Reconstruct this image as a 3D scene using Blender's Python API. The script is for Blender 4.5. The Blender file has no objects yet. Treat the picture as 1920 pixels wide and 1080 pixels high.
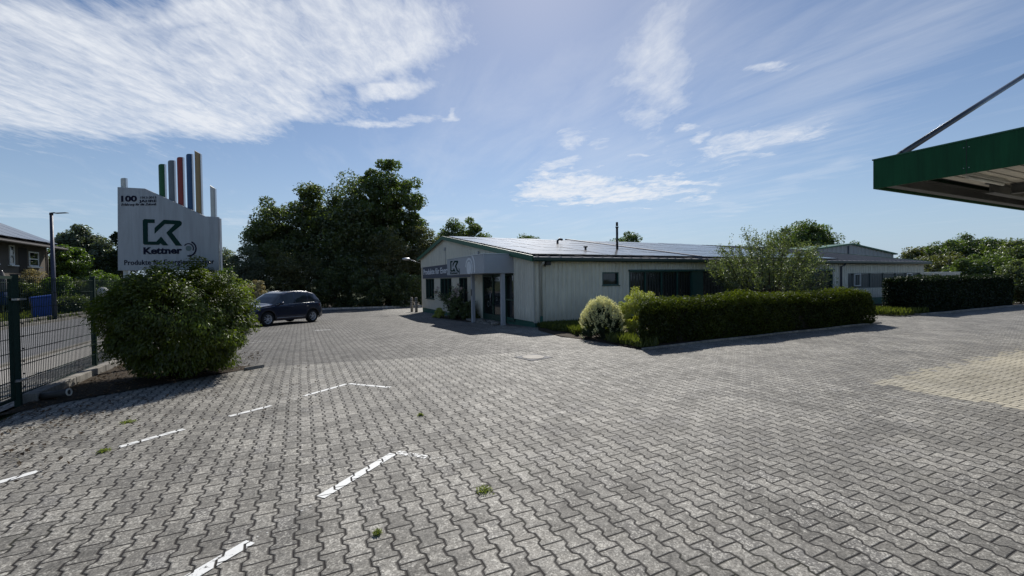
import bpy, math, random
import numpy as np
from mathutils import Vector, Matrix
R = math.radians
rng = np.random.default_rng(7)
random.seed(7)
SC = bpy.context.scene
COL = SC.collection

# ------------------------------------------------------------------ camera
YAW, PITCH, ROLL, CAMH, FPX = R(25.7), R(-0.98), R(0.8), 1.68, 820.0
_f = Vector((math.sin(YAW)*math.cos(PITCH), math.cos(YAW)*math.cos(PITCH), math.sin(PITCH)))
_r0 = Vector((math.cos(YAW), -math.sin(YAW), 0)); _u0 = _r0.cross(_f)
_r = _r0*math.cos(ROLL) - _u0*math.sin(ROLL); _u = _r.cross(_f)
cam = bpy.data.cameras.new('camera'); camo = bpy.data.objects.new('camera', cam); COL.objects.link(camo)
M = Matrix((( _r.x, _u.x, -_f.x, 0), (_r.y, _u.y, -_f.y, 0), (_r.z, _u.z, -_f.z, CAMH), (0, 0, 0, 1)))
camo.matrix_world = M
cam.sensor_width = 36; cam.lens = FPX/1920*36; cam.clip_start = 0.05; cam.clip_end = 3000
SC.camera = camo

# ------------------------------------------------------------------ world and sun
SUN_AZ, SUN_EL = R(30.0), R(41.0)          # azimuth clockwise from +Y
SC.view_settings.view_transform = 'Standard'; SC.view_settings.look = 'None'
SC.view_settings.gamma = 1; SC.view_settings.exposure = 0.08
w = bpy.data.worlds.new('World'); SC.world = w; w.use_nodes = True
def build_world():
    nt = w.node_tree; nt.nodes.clear(); N = nt.nodes; L = nt.links
    def new(t, **k):
        n = N.new(t)
        for a, b in k.items(): setattr(n, a, b)
        return n
    def math_(op, a, b=None, c=None, clamp=False):
        n = new('ShaderNodeMath', operation=op, use_clamp=clamp)
        for i, v in enumerate((a, b, c)):
            if v is None: continue
            if isinstance(v, (int, float)): n.inputs[i].default_value = v
            else: L.new(v, n.inputs[i])
        return n.outputs[0]
    out = new('ShaderNodeOutputWorld'); bg = new('ShaderNodeBackground'); L.new(bg.outputs[0], out.inputs[0])
    sky = new('ShaderNodeTexSky', sky_type='NISHITA'); sky.sun_disc = False
    sky.sun_elevation = SUN_EL; sky.sun_rotation = SUN_AZ
    sky.air_density = 1.0; sky.dust_density = 0.25; sky.ozone_density = 2.0; sky.altitude = 200
    tc = new('ShaderNodeTexCoord'); D = tc.outputs['Generated']
    def dot(vec):
        n = new('ShaderNodeVectorMath', operation='DOT_PRODUCT'); L.new(D, n.inputs[0]); n.inputs[1].default_value = vec
        return n.outputs['Value']
    sx = new('ShaderNodeSeparateXYZ'); L.new(D, sx.inputs[0])
    zz = math_('MAXIMUM', sx.outputs[2], 0.03)
    # cloud layer plane coordinates (height 1): x/z, y/z, so that clouds foreshorten towards the horizon
    cx = math_('DIVIDE', dot((_r0.x, _r0.y, 0)), zz); cy = math_('DIVIDE', dot((math.sin(YAW), math.cos(YAW), 0)), zz)
    comb = new('ShaderNodeCombineXYZ'); L.new(cx, comb.inputs[0]); L.new(cy, comb.inputs[1])
    P = comb.outputs[0]
    def noise(scale, detail, rough, rot=0., sc=(1, 1, 1), off=(0, 0, 0), dist=0.):
        m0 = new('ShaderNodeMapping'); L.new(P, m0.inputs[0]); m0.inputs['Rotation'].default_value = (0, 0, rot)
        m = new('ShaderNodeMapping'); L.new(m0.outputs[0], m.inputs[0])
        m.inputs['Scale'].default_value = sc; m.inputs['Location'].default_value = off
        n = new('ShaderNodeTexNoise'); L.new(m.outputs[0], n.inputs[0]); n.inputs['Scale'].default_value = scale
        n.inputs['Detail'].default_value = detail; n.inputs['Roughness'].default_value = rough; n.inputs['Distortion'].default_value = dist
        return n.outputs[0]
    # bearing/elevation of the banks of cloud: tangent coordinates round the bearing of the yard
    fz = math_('MAXIMUM', dot((math.sin(YAW), math.cos(YAW), 0)), 0.05)
    ta = math_('DIVIDE', dot((_r0.x, _r0.y, 0)), fz); tb = math_('DIVIDE', sx.outputs[2], fz)
    nw1 = noise(1.6, 4, .6, off=(3, 1, 0)); nw2 = noise(1.6, 4, .6, off=(9, 7, 0))
    ta = math_('ADD', ta, math_('MULTIPLY', math_('SUBTRACT', nw1, .5), .22)); tb = math_('ADD', tb, math_('MULTIPLY', math_('SUBTRACT', nw2, .5), .10))
    def ell(a, b, ra, rb, ang, soft=.6):       # centre/size in tangent units, 1 inside -> 0 outside
        c, s = math.cos(ang), math.sin(ang)
        da = math_('SUBTRACT', ta, a); db = math_('SUBTRACT', tb, b)
        p = math_('DIVIDE', math_('ADD', math_('MULTIPLY', da, c), math_('MULTIPLY', db, s)), ra)
        q = math_('DIVIDE', math_('SUBTRACT', math_('MULTIPLY', db, c), math_('MULTIPLY', da, s)), rb)
        d = math_('SQRT', math_('ADD', math_('MULTIPLY', p, p), math_('MULTIPLY', q, q)))
        return math_('DIVIDE', math_('SUBTRACT', 1 + soft/2, d), soft, clamp=True)
    def T(x, y): return ((x-960)/820., (525-y)/820.)
    # puffs and wisps in the plane of the cloud layer
    fl = noise(2.4, 12, .68, rot=.0, sc=(1, .5, 1), dist=.25)
    pf = noise(15., 8, .68, rot=.0, sc=(1, .42, 1), off=(2, 5, 0), dist=.4)
    fn = noise(6.5, 12, .74, rot=-.1, sc=(.9, .55, 1), off=(7, 3, 0), dist=.5)
    wis = noise(1.5, 10, .66, rot=1.25, sc=(.45, 1.5, 1), off=(4, 2, 0), dist=.4)
    wis2 = noise(2.0, 10, .66, rot=1.05, sc=(.35, 1.5, 1), off=(1, 8, 0), dist=.4)
    mixn = math_('ADD', math_('MULTIPLY', fl, .55), math_('MULTIPLY', pf, .45))
    def bank(ellipses, nz, lo, hi, gain, k=.62, p=1.):
        m = None
        for e in ellipses: m = e if m is None else math_('MAXIMUM', m, e)
        th = math_('SUBTRACT', math_('ADD', nz, math_('MULTIPLY', math_('SUBTRACT', m, 1.), k)), lo)
        v = math_('DIVIDE', th, hi-lo, clamp=True)
        return math_('MULTIPLY', v if p == 1. else math_('POWER', v, p), gain)
    big = bank([ell(*T(420, 20), .25, .05, .1, 1.2), ell(*T(40, 100), .62, .19, -.12, .8), ell(*T(250, 185), .55, .085, -.04, .6), ell(*T(560, 90), .42, .13, .14, .6), ell(*T(720, 100), .20, .075, .35, .9), ell(*T(740, 170), .11, .03, .1, 1.)], mixn, .25, .60, 1., .50)
    low = bank([ell(*T(1150, 366), .25, .024, -.0, 1.), ell(*T(1060, 348), .13, .03, .05, 1.), ell(*T(1270, 342), .10, .014, .0, 1.2)], fn, .26, .56, 1.0, .5)
    mid = bank([ell(*T(1410, 275), .17, .032, .28, 1.4), ell(*T(1470, 262), .09, .03, .3, 1.2), ell(*T(1090, 262), .06, .025, -.1, 1.4), ell(*T(740, 224), .14, .018, .12, 1.3), ell(*T(860, 208), .04, .012, .5, 1.4), ell(*T(1050, 315), .09, .014, .35, 1.4), ell(*T(1330, 262), .05, .012, .3, 1.4), ell(*T(1300, 243), .04, .010, 0, 1.4), ell(*T(1440, 145), .08, .014, .15, 1.5), ell(*T(1200, 290), .03, .008, 0, 1.6)], fn, .30, .64, .85, .45)
    pil = bank([ell(*T(1245, 130), .07, .18, -.14, 1.5), ell(*T(1215, 225), .05, .06, -.2, 1.5)], mixn, .30, .66, .75, .42)
    veil = bank([ell(*T(1290, 60), .20, .24, -.45, 1.6), ell(*T(1150, 260), .20, .16, -.6, 1.6), ell(*T(1000, 180), .3, .12, .3, 1.6)], wis, .20, .78, .36, .35)
    cir = bank([ell(*T(1560, 120), .55, .16, .55, 1.6), ell(*T(1700, 60), .5, .14, .5, 1.6), ell(*T(1500, 240), .3, .06, .5, 1.5), ell(*T(1540, 330), .16, .02, .35, 1.5), ell(*T(40, 385), .18, .014, 0, 1.5), ell(*T(430, 406), .12, .014, -.05, 1.5), ell(*T(860, 412), .12, .02, 0, 1.5), ell(*T(1340, 397), .12, .010, 0, 1.5)], wis2, .24, .80, .42, .36)
    tot = big
    for x in (low, mid, pil): tot = math_('MAXIMUM', tot, x)
    v2 = math_('MAXIMUM', veil, cir)
    tot = math_('ADD', tot, math_('MULTIPLY', v2, math_('SUBTRACT', 1., tot)))
    up = math_('MULTIPLY', math_('SUBTRACT', sx.outputs[2], .02), 25., clamp=True)
    tot = math_('MULTIPLY', tot, up)
    # thin veil of cirrostratus, heavier high up and near the sun
    sd = dot((math.sin(SUN_AZ)*math.cos(SUN_EL), math.cos(SUN_AZ)*math.cos(SUN_EL), math.sin(SUN_EL)))
    halo = math_('MULTIPLY', math_('POWER', math_('MAXIMUM', sd, 0.), 14.), .11)
    # sky colour: Nishita toned towards the hazy blue of the photograph
    hs = new('ShaderNodeHueSaturation'); L.new(sky.outputs[0], hs.inputs['Color']); hs.inputs['Saturation'].default_value = 1.0; hs.inputs['Hue'].default_value = .5
    # compress the very bright glow round the sun: c / (1 + c*k)
    gm = new('ShaderNodeVectorMath', operation='SCALE'); L.new(hs.outputs[0], gm.inputs[0]); gm.inputs['Scale'].default_value = .084
    tn = new('ShaderNodeMix', data_type='RGBA', blend_type='MULTIPLY'); tn.inputs[0].default_value = 1; L.new(gm.outputs[0], tn.inputs[6]); tn.inputs[7].default_value = (.975, .965, 1.0, 1)
    # air near the horizon stays a soft blue
    lw = math_('POWER', math_('SUBTRACT', 1., math_('MINIMUM', math_('MULTIPLY', math_('MAXIMUM', sx.outputs[2], 0.), 2.6), 1.)), 2.)
    hz = new('ShaderNodeMix', data_type='RGBA'); L.new(math_('MULTIPLY', lw, .9), hz.inputs[0]); L.new(tn.outputs[2], hz.inputs[6]); hz.inputs[7].default_value = (.34, .47, .64, 1)
    mx = new('ShaderNodeMix', data_type='RGBA'); L.new(hz.outputs[2], mx.inputs[6]); mx.inputs[7].default_value = (.78, .81, .86, 1)
    L.new(math_('MAXIMUM', math_('MULTIPLY', tot, .92), halo), mx.inputs[0])
    L.new(mx.outputs[2], bg.inputs[0]); bg.inputs[1].default_value = 1.0
    build_world.bg = bg
build_world()
sl = bpy.data.lights.new('sun', 'SUN'); so = bpy.data.objects.new('sun', sl); COL.objects.link(so)
sl.energy = 4.6; sl.angle = R(.53); sl.color = (1, .955, .88)
_sd = Vector((math.sin(SUN_AZ)*math.cos(SUN_EL), math.cos(SUN_AZ)*math.cos(SUN_EL), math.sin(SUN_EL)))
so.rotation_euler = _sd.to_track_quat('Z', 'Y').to_euler(); so.location = _sd*80
SC.render.engine = 'CYCLES'
try:
    SC.cycles.max_bounces = 8; SC.cycles.transparent_max_bounces = 16; SC.cycles.sample_clamp_indirect = 6
except Exception: pass

# ------------------------------------------------------------------ helpers
def tag(o, label=None, cat=None, group=None, kind=None):
    if label: o['label'] = label
    if cat: o['category'] = cat
    if group: o['group'] = group
    if kind: o['kind'] = kind
    return o
def empty(name, loc, rz=0, **k):
    o = bpy.data.objects.new(name, None); o.empty_display_size = .2
    o.location = loc; o.rotation_euler = (0, 0, rz); COL.objects.link(o); return tag(o, **k)
def gz(x, y):
    """height of the ground: level yard that falls gently away beyond the crossing row of pavers"""
    x = np.asarray(x, float); y = np.asarray(y, float)
    t = (np.minimum(y, 52.) - 9.9)
    sp = np.where(t > 3, t, .35*np.log1p(np.exp(np.minimum(t, 3)/.35)))
    bl = np.clip((x + 3.9)/1.2, 0, 1); bl = bl*bl*(3-2*bl)
    und = .006*np.sin(x*.9+1)*np.sin(y*.7) + .005*np.sin(x*1.7+y*.6) + .004*np.sin(y*2.1-x*.4+2)
    return -.025*sp*bl + und
def G(x, y): return float(gz(x, y))

def world_of(o):
    m = o.matrix_basis.copy()
    while o.parent is not None: o = o.parent; m = o.matrix_basis @ m
    return m

class MB:
    def __init__(s): s.v = []; s.f = []; s.sm = []
    def add(s, vs, fs, smooth=False):
        b = len(s.v); s.v += [tuple(map(float, p)) for p in vs]
        s.f += [tuple(b+i for i in f) for f in fs]; s.sm += [smooth]*len(fs); return s
    def box(s, x0, x1, y0, y1, z0, z1):
        v = [(x0,y0,z0),(x1,y0,z0),(x1,y1,z0),(x0,y1,z0),(x0,y0,z1),(x1,y0,z1),(x1,y1,z1),(x0,y1,z1)]
        return s.add(v, [(0,3,2,1),(4,5,6,7),(0,1,5,4),(1,2,6,5),(2,3,7,6),(3,0,4,7)])
    def prism(s, poly, ax, a, b):
        """poly of 2-D points extruded along axis ax ('x','y','z') from a to b"""
        n = len(poly)
        def P(p, t): return {'x': (t, p[0], p[1]), 'y': (p[0], t, p[1]), 'z': (p[0], p[1], t)}[ax]
        v = [P(p, a) for p in poly] + [P(p, b) for p in poly]
        fs = [tuple(range(n)), tuple(range(2*n-1, n-1, -1))] + [(i, i+n, (i+1) % n+n, (i+1) % n) for i in range(n)]
        return s.add(v, fs)
    def tube(s, pts, rad, n=8, cap=True, smooth=True):
        pts = [Vector(p) for p in pts]
        if not hasattr(rad, '__len__'): rad = [rad]*len(pts)
        vs = []; prev = None
        for i, p in enumerate(pts):
            d = (pts[min(i+1, len(pts)-1)] - pts[max(i-1, 0)]).normalized()
            a = prev if prev is not None else (Vector((0, 0, 1)) if abs(d.z) < .9 else Vector((1, 0, 0)))
            x = (a - d*a.dot(d)).normalized(); y = d.cross(x); prev = x
            vs += [p + (x*math.cos(2*math.pi*k/n) + y*math.sin(2*math.pi*k/n))*rad[i] for k in range(n)]
        fs = [(i*n+k, i*n+(k+1) % n, (i+1)*n+(k+1) % n, (i+1)*n+k) for i in range(len(pts)-1) for k in range(n)]
        s.add(vs, fs, smooth)
        if cap:
            b = len(s.v)-len(vs); s.f += [tuple(b+k for k in range(n-1, -1, -1)), tuple(b+len(vs)-n+k for k in range(n))]; s.sm += [False, False]
        return s
    def cyl(s, c, r, h, n=16, ax='z', r2=None):
        d = {'x': (h, 0, 0), 'y': (0, h, 0), 'z': (0, 0, h)}[ax]; c = Vector(c)
        return s.tube([c, c+Vector(d)], [r, r if r2 is None else r2], n)
    def ball(s, c, r, n=16, m=10, sc=(1, 1, 1)):
        vs = []; fs = []
        for j in range(m+1):
            a = math.pi*j/m
            for i in range(n):
                b = 2*math.pi*i/n
                vs.append((c[0]+r*sc[0]*math.sin(a)*math.cos(b), c[1]+r*sc[1]*math.sin(a)*math.sin(b), c[2]+r*sc[2]*math.cos(a)))
        for j in range(m):
            for i in range(n): fs.append((j*n+i, (j+1)*n+i, (j+1)*n+(i+1) % n, j*n+(i+1) % n))
        return s.add(vs, fs, True)
    def build(s, name, mat, parent=None, bevel=0, local=None, **k):
        me = bpy.data.meshes.new(name); v = s.v
        if parent is not None and local is None:      # vertices were given in world space: bring them to the parent's space
            inv = world_of(parent).inverted(); v = [tuple(inv @ Vector(p)) for p in v]
        elif parent is None and local is None and s.v:
            pass
        me.from_pydata(v, [], s.f); me.polygons.foreach_set('use_smooth', s.sm)
        me.materials.append(mat); me.update()
        o = bpy.data.objects.new(name, me); COL.objects.link(o)
        if parent is not None: o.parent = parent
        if bevel:
            m = o.modifiers.new('bevel', 'BEVEL'); m.width = bevel; m.segments = 2; m.limit_method = 'ANGLE'; m.angle_limit = R(40)
        return tag(o, **k)
def copy_tree(o, parent=None):
    c = o.copy(); COL.objects.link(c)
    if parent is not None: c.parent = parent
    for ch in [x for x in bpy.data.objects if x.parent == o]: copy_tree(ch, c)
    return c

# ------------------------------------------------------------------ materials
class NT:
    def __init__(s, name):
        s.m = bpy.data.materials.new(name); s.m.use_nodes = True; s.nt = s.m.node_tree; s.nt.nodes.clear()
        s.out = s.new('ShaderNodeOutputMaterial')
    def new(s, t, **k):
        n = s.nt.nodes.new(t)
        for a, b in k.items(): setattr(n, a, b)
        return n
    def link(s, a, b): s.nt.links.new(a, b)
    def put(s, sock, v):
        if isinstance(v, bpy.types.NodeSocket): s.link(v, sock)
        elif v is not None:
            if sock.type == 'RGBA' and len(v) == 3: v = (*v, 1)
            sock.default_value = v
    def math(s, op, a, b=None, c=None, clamp=False):
        n = s.new('ShaderNodeMath', operation=op, use_clamp=clamp)
        for i, v in enumerate((a, b, c)): s.put(n.inputs[i], v)
        return n.outputs[0]
    def coord(s, kind='Object'): return s.new('ShaderNodeTexCoord').outputs[kind]
    def pos(s): return s.new('ShaderNodeNewGeometry').outputs['Position']
    def noise(s, vec, scale, detail=4, rough=.6, sc=None, dist=0):
        if sc is not None:
            m = s.new('ShaderNodeMapping'); s.link(vec, m.inputs[0]); m.inputs['Scale'].default_value = sc; vec = m.outputs[0]
        n = s.new('ShaderNodeTexNoise'); s.link(vec, n.inputs[0]); n.inputs['Scale'].default_value = scale
        n.inputs['Detail'].default_value = detail; n.inputs['Roughness'].default_value = rough; n.inputs['Distortion'].default_value = dist
        return n.outputs[0]
    def ramp(s, f, stops):
        n = s.new('ShaderNodeValToRGB'); s.link(f, n.inputs[0]); e = n.color_ramp.elements
        while len(e) < len(stops): e.new(.5)
        for i, (p, c) in enumerate(stops):
            e[i].position = p; e[i].color = (c, c, c, 1) if isinstance(c, (int, float)) else (*c, 1)
        return n.outputs[0]
    def mix(s, f, a, b, mode='MIX'):
        n = s.new('ShaderNodeMix', data_type='RGBA', blend_type=mode); s.put(n.inputs[0], f); s.put(n.inputs[6], a); s.put(n.inputs[7], b); return n.outputs[2]
    def bump(s, h, strength=.5, dist=.01):
        n = s.new('ShaderNodeBump'); s.link(h, n.inputs['Height']); n.inputs['Strength'].default_value = strength; n.inputs['Distance'].default_value = dist; return n.outputs[0]
    def bsdf(s, color, rough=.6, metal=0., spec=.5, normal=None, **k):
        n = s.new('ShaderNodeBsdfPrincipled'); s.put(n.inputs['Base Color'], color); s.put(n.inputs['Roughness'], rough)
        s.put(n.inputs['Metallic'], metal); s.put(n.inputs['Specular IOR Level'], spec)
        if normal is not None: s.link(normal, n.inputs['Normal'])
        for a, b in k.items(): s.put(n.inputs[a.replace('_', ' ')], b)
        s.link(n.outputs[0], s.out.inputs[0]); return n
_mats = {}
def plain(name, col, rough=.55, metal=0., var=.12, scale=6., spec=.5, bump=0., **k):
    """painted or solid surface with a little unevenness of tone and gloss"""
    if name in _mats: return _mats[name]
    s = NT(name); v = s.coord(); n = s.noise(v, scale, 5, .65)
    c = s.mix(1., col, s.ramp(n, [(.3, 1-var), (.7, 1+var*.4)]), 'MULTIPLY')
    r = s.math('ADD', s.math('MULTIPLY', s.math('SUBTRACT', n, .5), .25), rough)
    nm = s.bump(s.noise(v, scale*12, 3), .4, bump) if bump else None
    s.bsdf(c, r, metal, spec, nm, **k); _mats[name] = s.m; return s.m
def glass_dark(name, col=(.012, .016, .018), rough=.04):
    s = NT(name); v = s.coord(); n = s.noise(v, 1.2, 2)
    s.bsdf(s.mix(1., col, s.ramp(n, [(.3, .6), (.7, 1.6)]), 'MULTIPLY'), rough, 0, .6, s.bump(s.noise(v, 2., 1), .15, .01)); return s.m
# ------------------------------------------------------------------ paving
def paver_group():
    g = bpy.data.node_groups.new('bone_pavers', 'ShaderNodeTree')
    for nm in ('Joint', 'Cell', 'Edge'): g.interface.new_socket(nm, in_out='OUTPUT', socket_type='NodeSocketFloat')
    N = g.nodes; L = g.links
    def m(op, a, b=None, c=None, clamp=False):
        n = N.new('ShaderNodeMath'); n.operation = op; n.use_clamp = clamp
        for i, v in enumerate((a, b, c)):
            if v is None: continue
            if isinstance(v, (int, float)): n.inputs[i].default_value = v
            else: L.new(v, n.inputs[i])
        return n.outputs[0]
    W, LN, A, OX, OY = .140, .2066, .0142, .03, .06
    geo = N.new('ShaderNodeNewGeometry'); sp = N.new('ShaderNodeSeparateXYZ')
    wob = N.new('ShaderNodeTexNoise'); L.new(geo.outputs['Position'], wob.inputs[0]); wob.inputs['Scale'].default_value = 7.; wob.inputs['Detail'].default_value = 2
    wv = N.new('ShaderNodeVectorMath'); wv.operation = 'MULTIPLY_ADD'; L.new(wob.outputs['Color'], wv.inputs[0]); wv.inputs[1].default_value = (.012, .012, 0); L.new(geo.outputs['Position'], wv.inputs[2])
    wob2 = N.new('ShaderNodeTexNoise'); L.new(geo.outputs['Position'], wob2.inputs[0]); wob2.inputs['Scale'].default_value = .55; wob2.inputs['Detail'].default_value = 1
    wv2 = N.new('ShaderNodeVectorMath'); wv2.operation = 'MULTIPLY_ADD'; L.new(wob2.outputs['Color'], wv2.inputs[0]); wv2.inputs[1].default_value = (.05, .05, 0); L.new(wv.outputs[0], wv2.inputs[2])
    L.new(wv2.outputs[0], sp.inputs[0])
    x = m('DIVIDE', m('ADD', sp.outputs[0], OX), W); v = m('DIVIDE', m('ADD', sp.outputs[1], OY), LN)
    k = m('ROUND', x)
    par = m('SUBTRACT', 1., m('MULTIPLY', m('PINGPONG', k, 1.), 2.))     # +1 for even, -1 for odd boundaries
    # trapezoid wave of period 1 in v, +1 at v = 0
    fr = m('FRACT', v); tri = m('SUBTRACT', m('MULTIPLY', m('ABSOLUTE', m('SUBTRACT', fr, .5)), 4.), 1.)
    wave = m('MAXIMUM', m('MINIMUM', m('MULTIPLY', tri, 4.2), 1.), -1.)
    b = m('SUBTRACT', k, m('MULTIPLY', m('MULTIPLY', par, wave), A/W))
    dx = m('MULTIPLY', m('SUBTRACT', x, b), W)
    side = m('GREATER_THAN', dx, 0.)
    c = m('ADD', m('SUBTRACT', k, 1.), side)                              # column number
    odd = m('PINGPONG', c, 1.)
    # in an odd column the joints are half a stone further on
    v2 = m('ADD', v, m('MULTIPLY', odd, .5)); r = m('ROUND', v2); dv = m('MULTIPLY', m('ABSOLUTE', m('SUBTRACT', v2, r)), LN)
    row = m('FLOOR', v2)
    cc = N.new('ShaderNodeCombineXYZ'); L.new(c, cc.inputs[0]); L.new(row, cc.inputs[1])
    wn = N.new('ShaderNodeTexWhiteNoise'); wn.noise_dimensions = '2D'; L.new(cc.outputs[0], wn.inputs['Vector'])
    adx = m('ABSOLUTE', dx)
    d = m('MINIMUM', m('MULTIPLY', adx, .42), m('MULTIPLY', dv, .62))
    joint = m('SUBTRACT', 1., m('DIVIDE', m('SUBTRACT', d, .0024), .0018, clamp=True))
    edge = m('DIVIDE', d, .0068, clamp=True)
    o = N.new('NodeGroupOutput'); L.new(joint, o.inputs[0]); L.new(wn.outputs['Value'], o.inputs[1]); L.new(edge, o.inputs[2])
    return g
PG = paver_group()
def mat_paving():
    s = NT('concrete_bone_pavers'); P = s.pos()
    g = s.new('ShaderNodeGroup'); g.node_tree = PG; J, Cc, Ed = g.outputs
    big = s.noise(P, .22, 5, .6); mid = s.noise(P, 1.3, 5, .65); fine = s.noise(P, 60, 6, .75); grit = s.noise(P, 260, 3, .8)
    base = s.mix(Cc, (.162, .153, .136), (.248, .234, .206))
    base = s.mix(s.ramp(Cc, [(.86, 0), (.93, .75)]), base, (.135, .128, .120))
    base = s.mix(1., base, s.ramp(mid, [(.3, .70), (.7, 1.26)]), 'MULTIPLY')
    base = s.mix(1., base, s.ramp(big, [(.35, .82), (.65, 1.14)]), 'MULTIPLY')
    base = s.mix(1., base, s.ramp(fine, [(.40, .58), (.60, 1.42)]), 'MULTIPLY')
    base = s.mix(1., base, s.ramp(grit, [(.35, .6), (.65, 1.4)]), 'MULTIPLY')
    # pale lichen flecks, thick on some stones and absent from others
    lz = s.noise(P, 42, 4, .75, dist=.8); lz2 = s.noise(P, 15, 3, .6)
    vo = s.new('ShaderNodeTexVoronoi'); s.link(P, vo.inputs[0]); vo.inputs['Scale'].default_value = 44
    lic = s.math('MULTIPLY', s.math('ADD', s.ramp(lz, [(.53, 0), (.60, 1)]), s.ramp(vo.outputs[0], [(.22, .95), (.34, 0)])), s.ramp(s.math('ADD', s.math('MULTIPLY', lz2, .82), s.math('MULTIPLY', Cc, .18)), [(.38, 0), (.60, 1)]), clamp=True)
    patch = s.ramp(s.noise(P, .33, 4, .6), [(.34, .35), (.54, 1)])
    base = s.mix(s.math('MULTIPLY', s.math('MULTIPLY', lic, patch), .85), base, (.60, .575, .51))
    sp = s.new('ShaderNodeSeparateXYZ'); s.link(P, sp.inputs[0]); X, Y = sp.outputs[0], sp.outputs[1]
    wob = s.math('MULTIPLY', s.math('SUBTRACT', s.noise(P, 3, 3), .5), .35)
    # the older, darker paving of the parking court starts at a cross joint
    ln = s.math('ADD', s.math('SUBTRACT', Y, 10.03), s.math('MULTIPLY', X, .213))
    dk = s.math('MULTIPLY', s.math('DIVIDE', ln, .12, clamp=True), s.math('SUBTRACT', 1., s.math('DIVIDE', s.math('SUBTRACT', X, 4.8), 2.2, clamp=True)))
    base = s.mix(s.math('MULTIPLY', dk, 1.), base, s.mix(1., base, (.50, .50, .515), 'MULTIPLY'))
    # clean yellowish stones kept dry by the canopy
    yx = s.math('DIVIDE', s.math('SUBTRACT', s.math('ADD', s.math('ADD', X, wob), s.math('MULTIPLY', Cc, .25)), 8.08), .04, clamp=True)
    yy = s.math('SUBTRACT', 1., s.math('DIVIDE', s.math('SUBTRACT', s.math('ADD', s.math('ADD', Y, wob), s.math('MULTIPLY', Cc, .3)), 3.9), .04, clamp=True))
    yl = s.math('MULTIPLY', s.math('MULTIPLY', yx, yy), s.ramp(big, [(.3, .45), (.6, 1)]))
    base = s.mix(s.math('MULTIPLY', yl, .62), base, s.mix(Cc, (.50, .45, .32), (.60, .54, .40)))
    tr = s.noise(P, 1.1, 4, .6, sc=(.9, .16, 1)); base = s.mix(1., base, s.ramp(tr, [(.34, .86), (.62, 1.08)]), 'MULTIPLY')
    st = s.noise(P, .75, 6, .72, dist=1.); base = s.mix(s.ramp(st, [(.60, 0), (.70, .45)]), base, s.mix(1., base, (.55, .53, .52), 'MULTIPLY'))
    moss = s.ramp(s.noise(P, .9, 5, .7), [(.55, 0), (.72, 1)])
    jc = s.mix(moss, (.010, .007, .006), (.018, .020, .007))
    stone = s.mix(1., base, s.ramp(Ed, [(0, .28), (1, 1.)]), 'MULTIPLY')  # stone edges darkened for dirt and chamfer shade, both in the colour
    col = s.mix(J, stone, jc)
    tilt = s.math('ADD', s.math('MULTIPLY', Cc, .25), s.math('MULTIPLY', s.noise(P, 2.6, 3, .6), 6.))
    h = s.math('ADD', s.math('ADD', Ed, tilt), s.math('MULTIPLY', fine, .22))
    s.bsdf(col, s.ramp(s.noise(P, 5, 4), [(.3, .62), (.7, .85)]), 0, .35, s.bump(h, .85, .006)); return s.m
def mat_paint():
    s = NT('worn_white_road_paint'); P = s.pos(); g = s.new('ShaderNodeGroup'); g.node_tree = PG; J, Cc, Ed = g.outputs
    wear = s.math('ADD', s.math('MULTIPLY', s.noise(P, 30, 6, .75), .75), s.math('MULTIPLY', s.noise(P, 2.2, 3), .25))
    a = s.new('ShaderNodeAttribute'); a.attribute_name = 'wear'
    th = s.math('SUBTRACT', wear, a.outputs['Fac'])
    al = s.math('MULTIPLY', s.math('DIVIDE', th, .05, clamp=True), s.math('SUBTRACT', 1., J))
    b = s.bsdf(s.mix(s.noise(P, 70, 4), (.70, .70, .67), (.86, .86, .84)), .6, 0, .4); s.link(al, b.inputs['Alpha']); return s.m
def sheet(name, x0, x1, y0, y1, step, mat, dz=0., mask=None, **k):
    nx = max(2, int((x1-x0)/step)+1); ny = max(2, int((y1-y0)/step)+1)
    X, Y = np.meshgrid(np.linspace(x0, x1, nx), np.linspace(y0, y1, ny)); Z = gz(X, Y)+dz
    mb = MB(); mb.v = list(map(tuple, np.stack([X.ravel(), Y.ravel(), Z.ravel()], 1).tolist()))
    for j in range(ny-1):
        for i in range(nx-1):
            a = j*nx+i; mb.f.append((a, a+1, a+nx+1, a+nx))
    mb.sm = [True]*len(mb.f)
    return mb.build(name, mat, **k)
def mat_soil():
    s = NT('dark_soil_with_leaf_litter'); P = s.pos(); n = s.noise(P, 18, 7, .75)
    vo = s.new('ShaderNodeTexVoronoi'); s.link(P, vo.inputs[0]); vo.inputs['Scale'].default_value = 26
    c = s.ramp(n, [(.3, (.018, .014, .010)), (.55, (.05, .038, .026)), (.75, (.12, .085, .055))])
    c = s.mix(s.ramp(vo.outputs['Distance'], [(.1, .55), (.3, 0)]), c, (.17, .11, .06))
    s.bsdf(c, .9, 0, .2, s.bump(n, 1., .03)); return s.m
def mat_grassbase():
    s = NT('grass_and_earth'); P = s.pos(); n = s.noise(P, 5, 7, .7)
    s.bsdf(s.ramp(n, [(.3, (.03, .035, .014)), (.55, (.055, .075, .022)), (.75, (.10, .11, .04))]), .9, 0, .2, s.bump(s.noise(P, 40, 4), .8, .03)); return s.m
def mat_asphalt(name='weathered_asphalt', c0=(.13, .13, .135), c1=(.21, .21, .215)):
    s = NT(name); P = s.pos(); n = s.noise(P, .8, 6, .65); g = s.noise(P, 160, 3, .8)
    c = s.mix(n, c0, c1); c = s.mix(1., c, s.ramp(g, [(.35, .6), (.65, 1.4)]), 'MULTIPLY')
    s.bsdf(c, .8, 0, .3, s.bump(g, .4, .004)); return s.m
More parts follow.
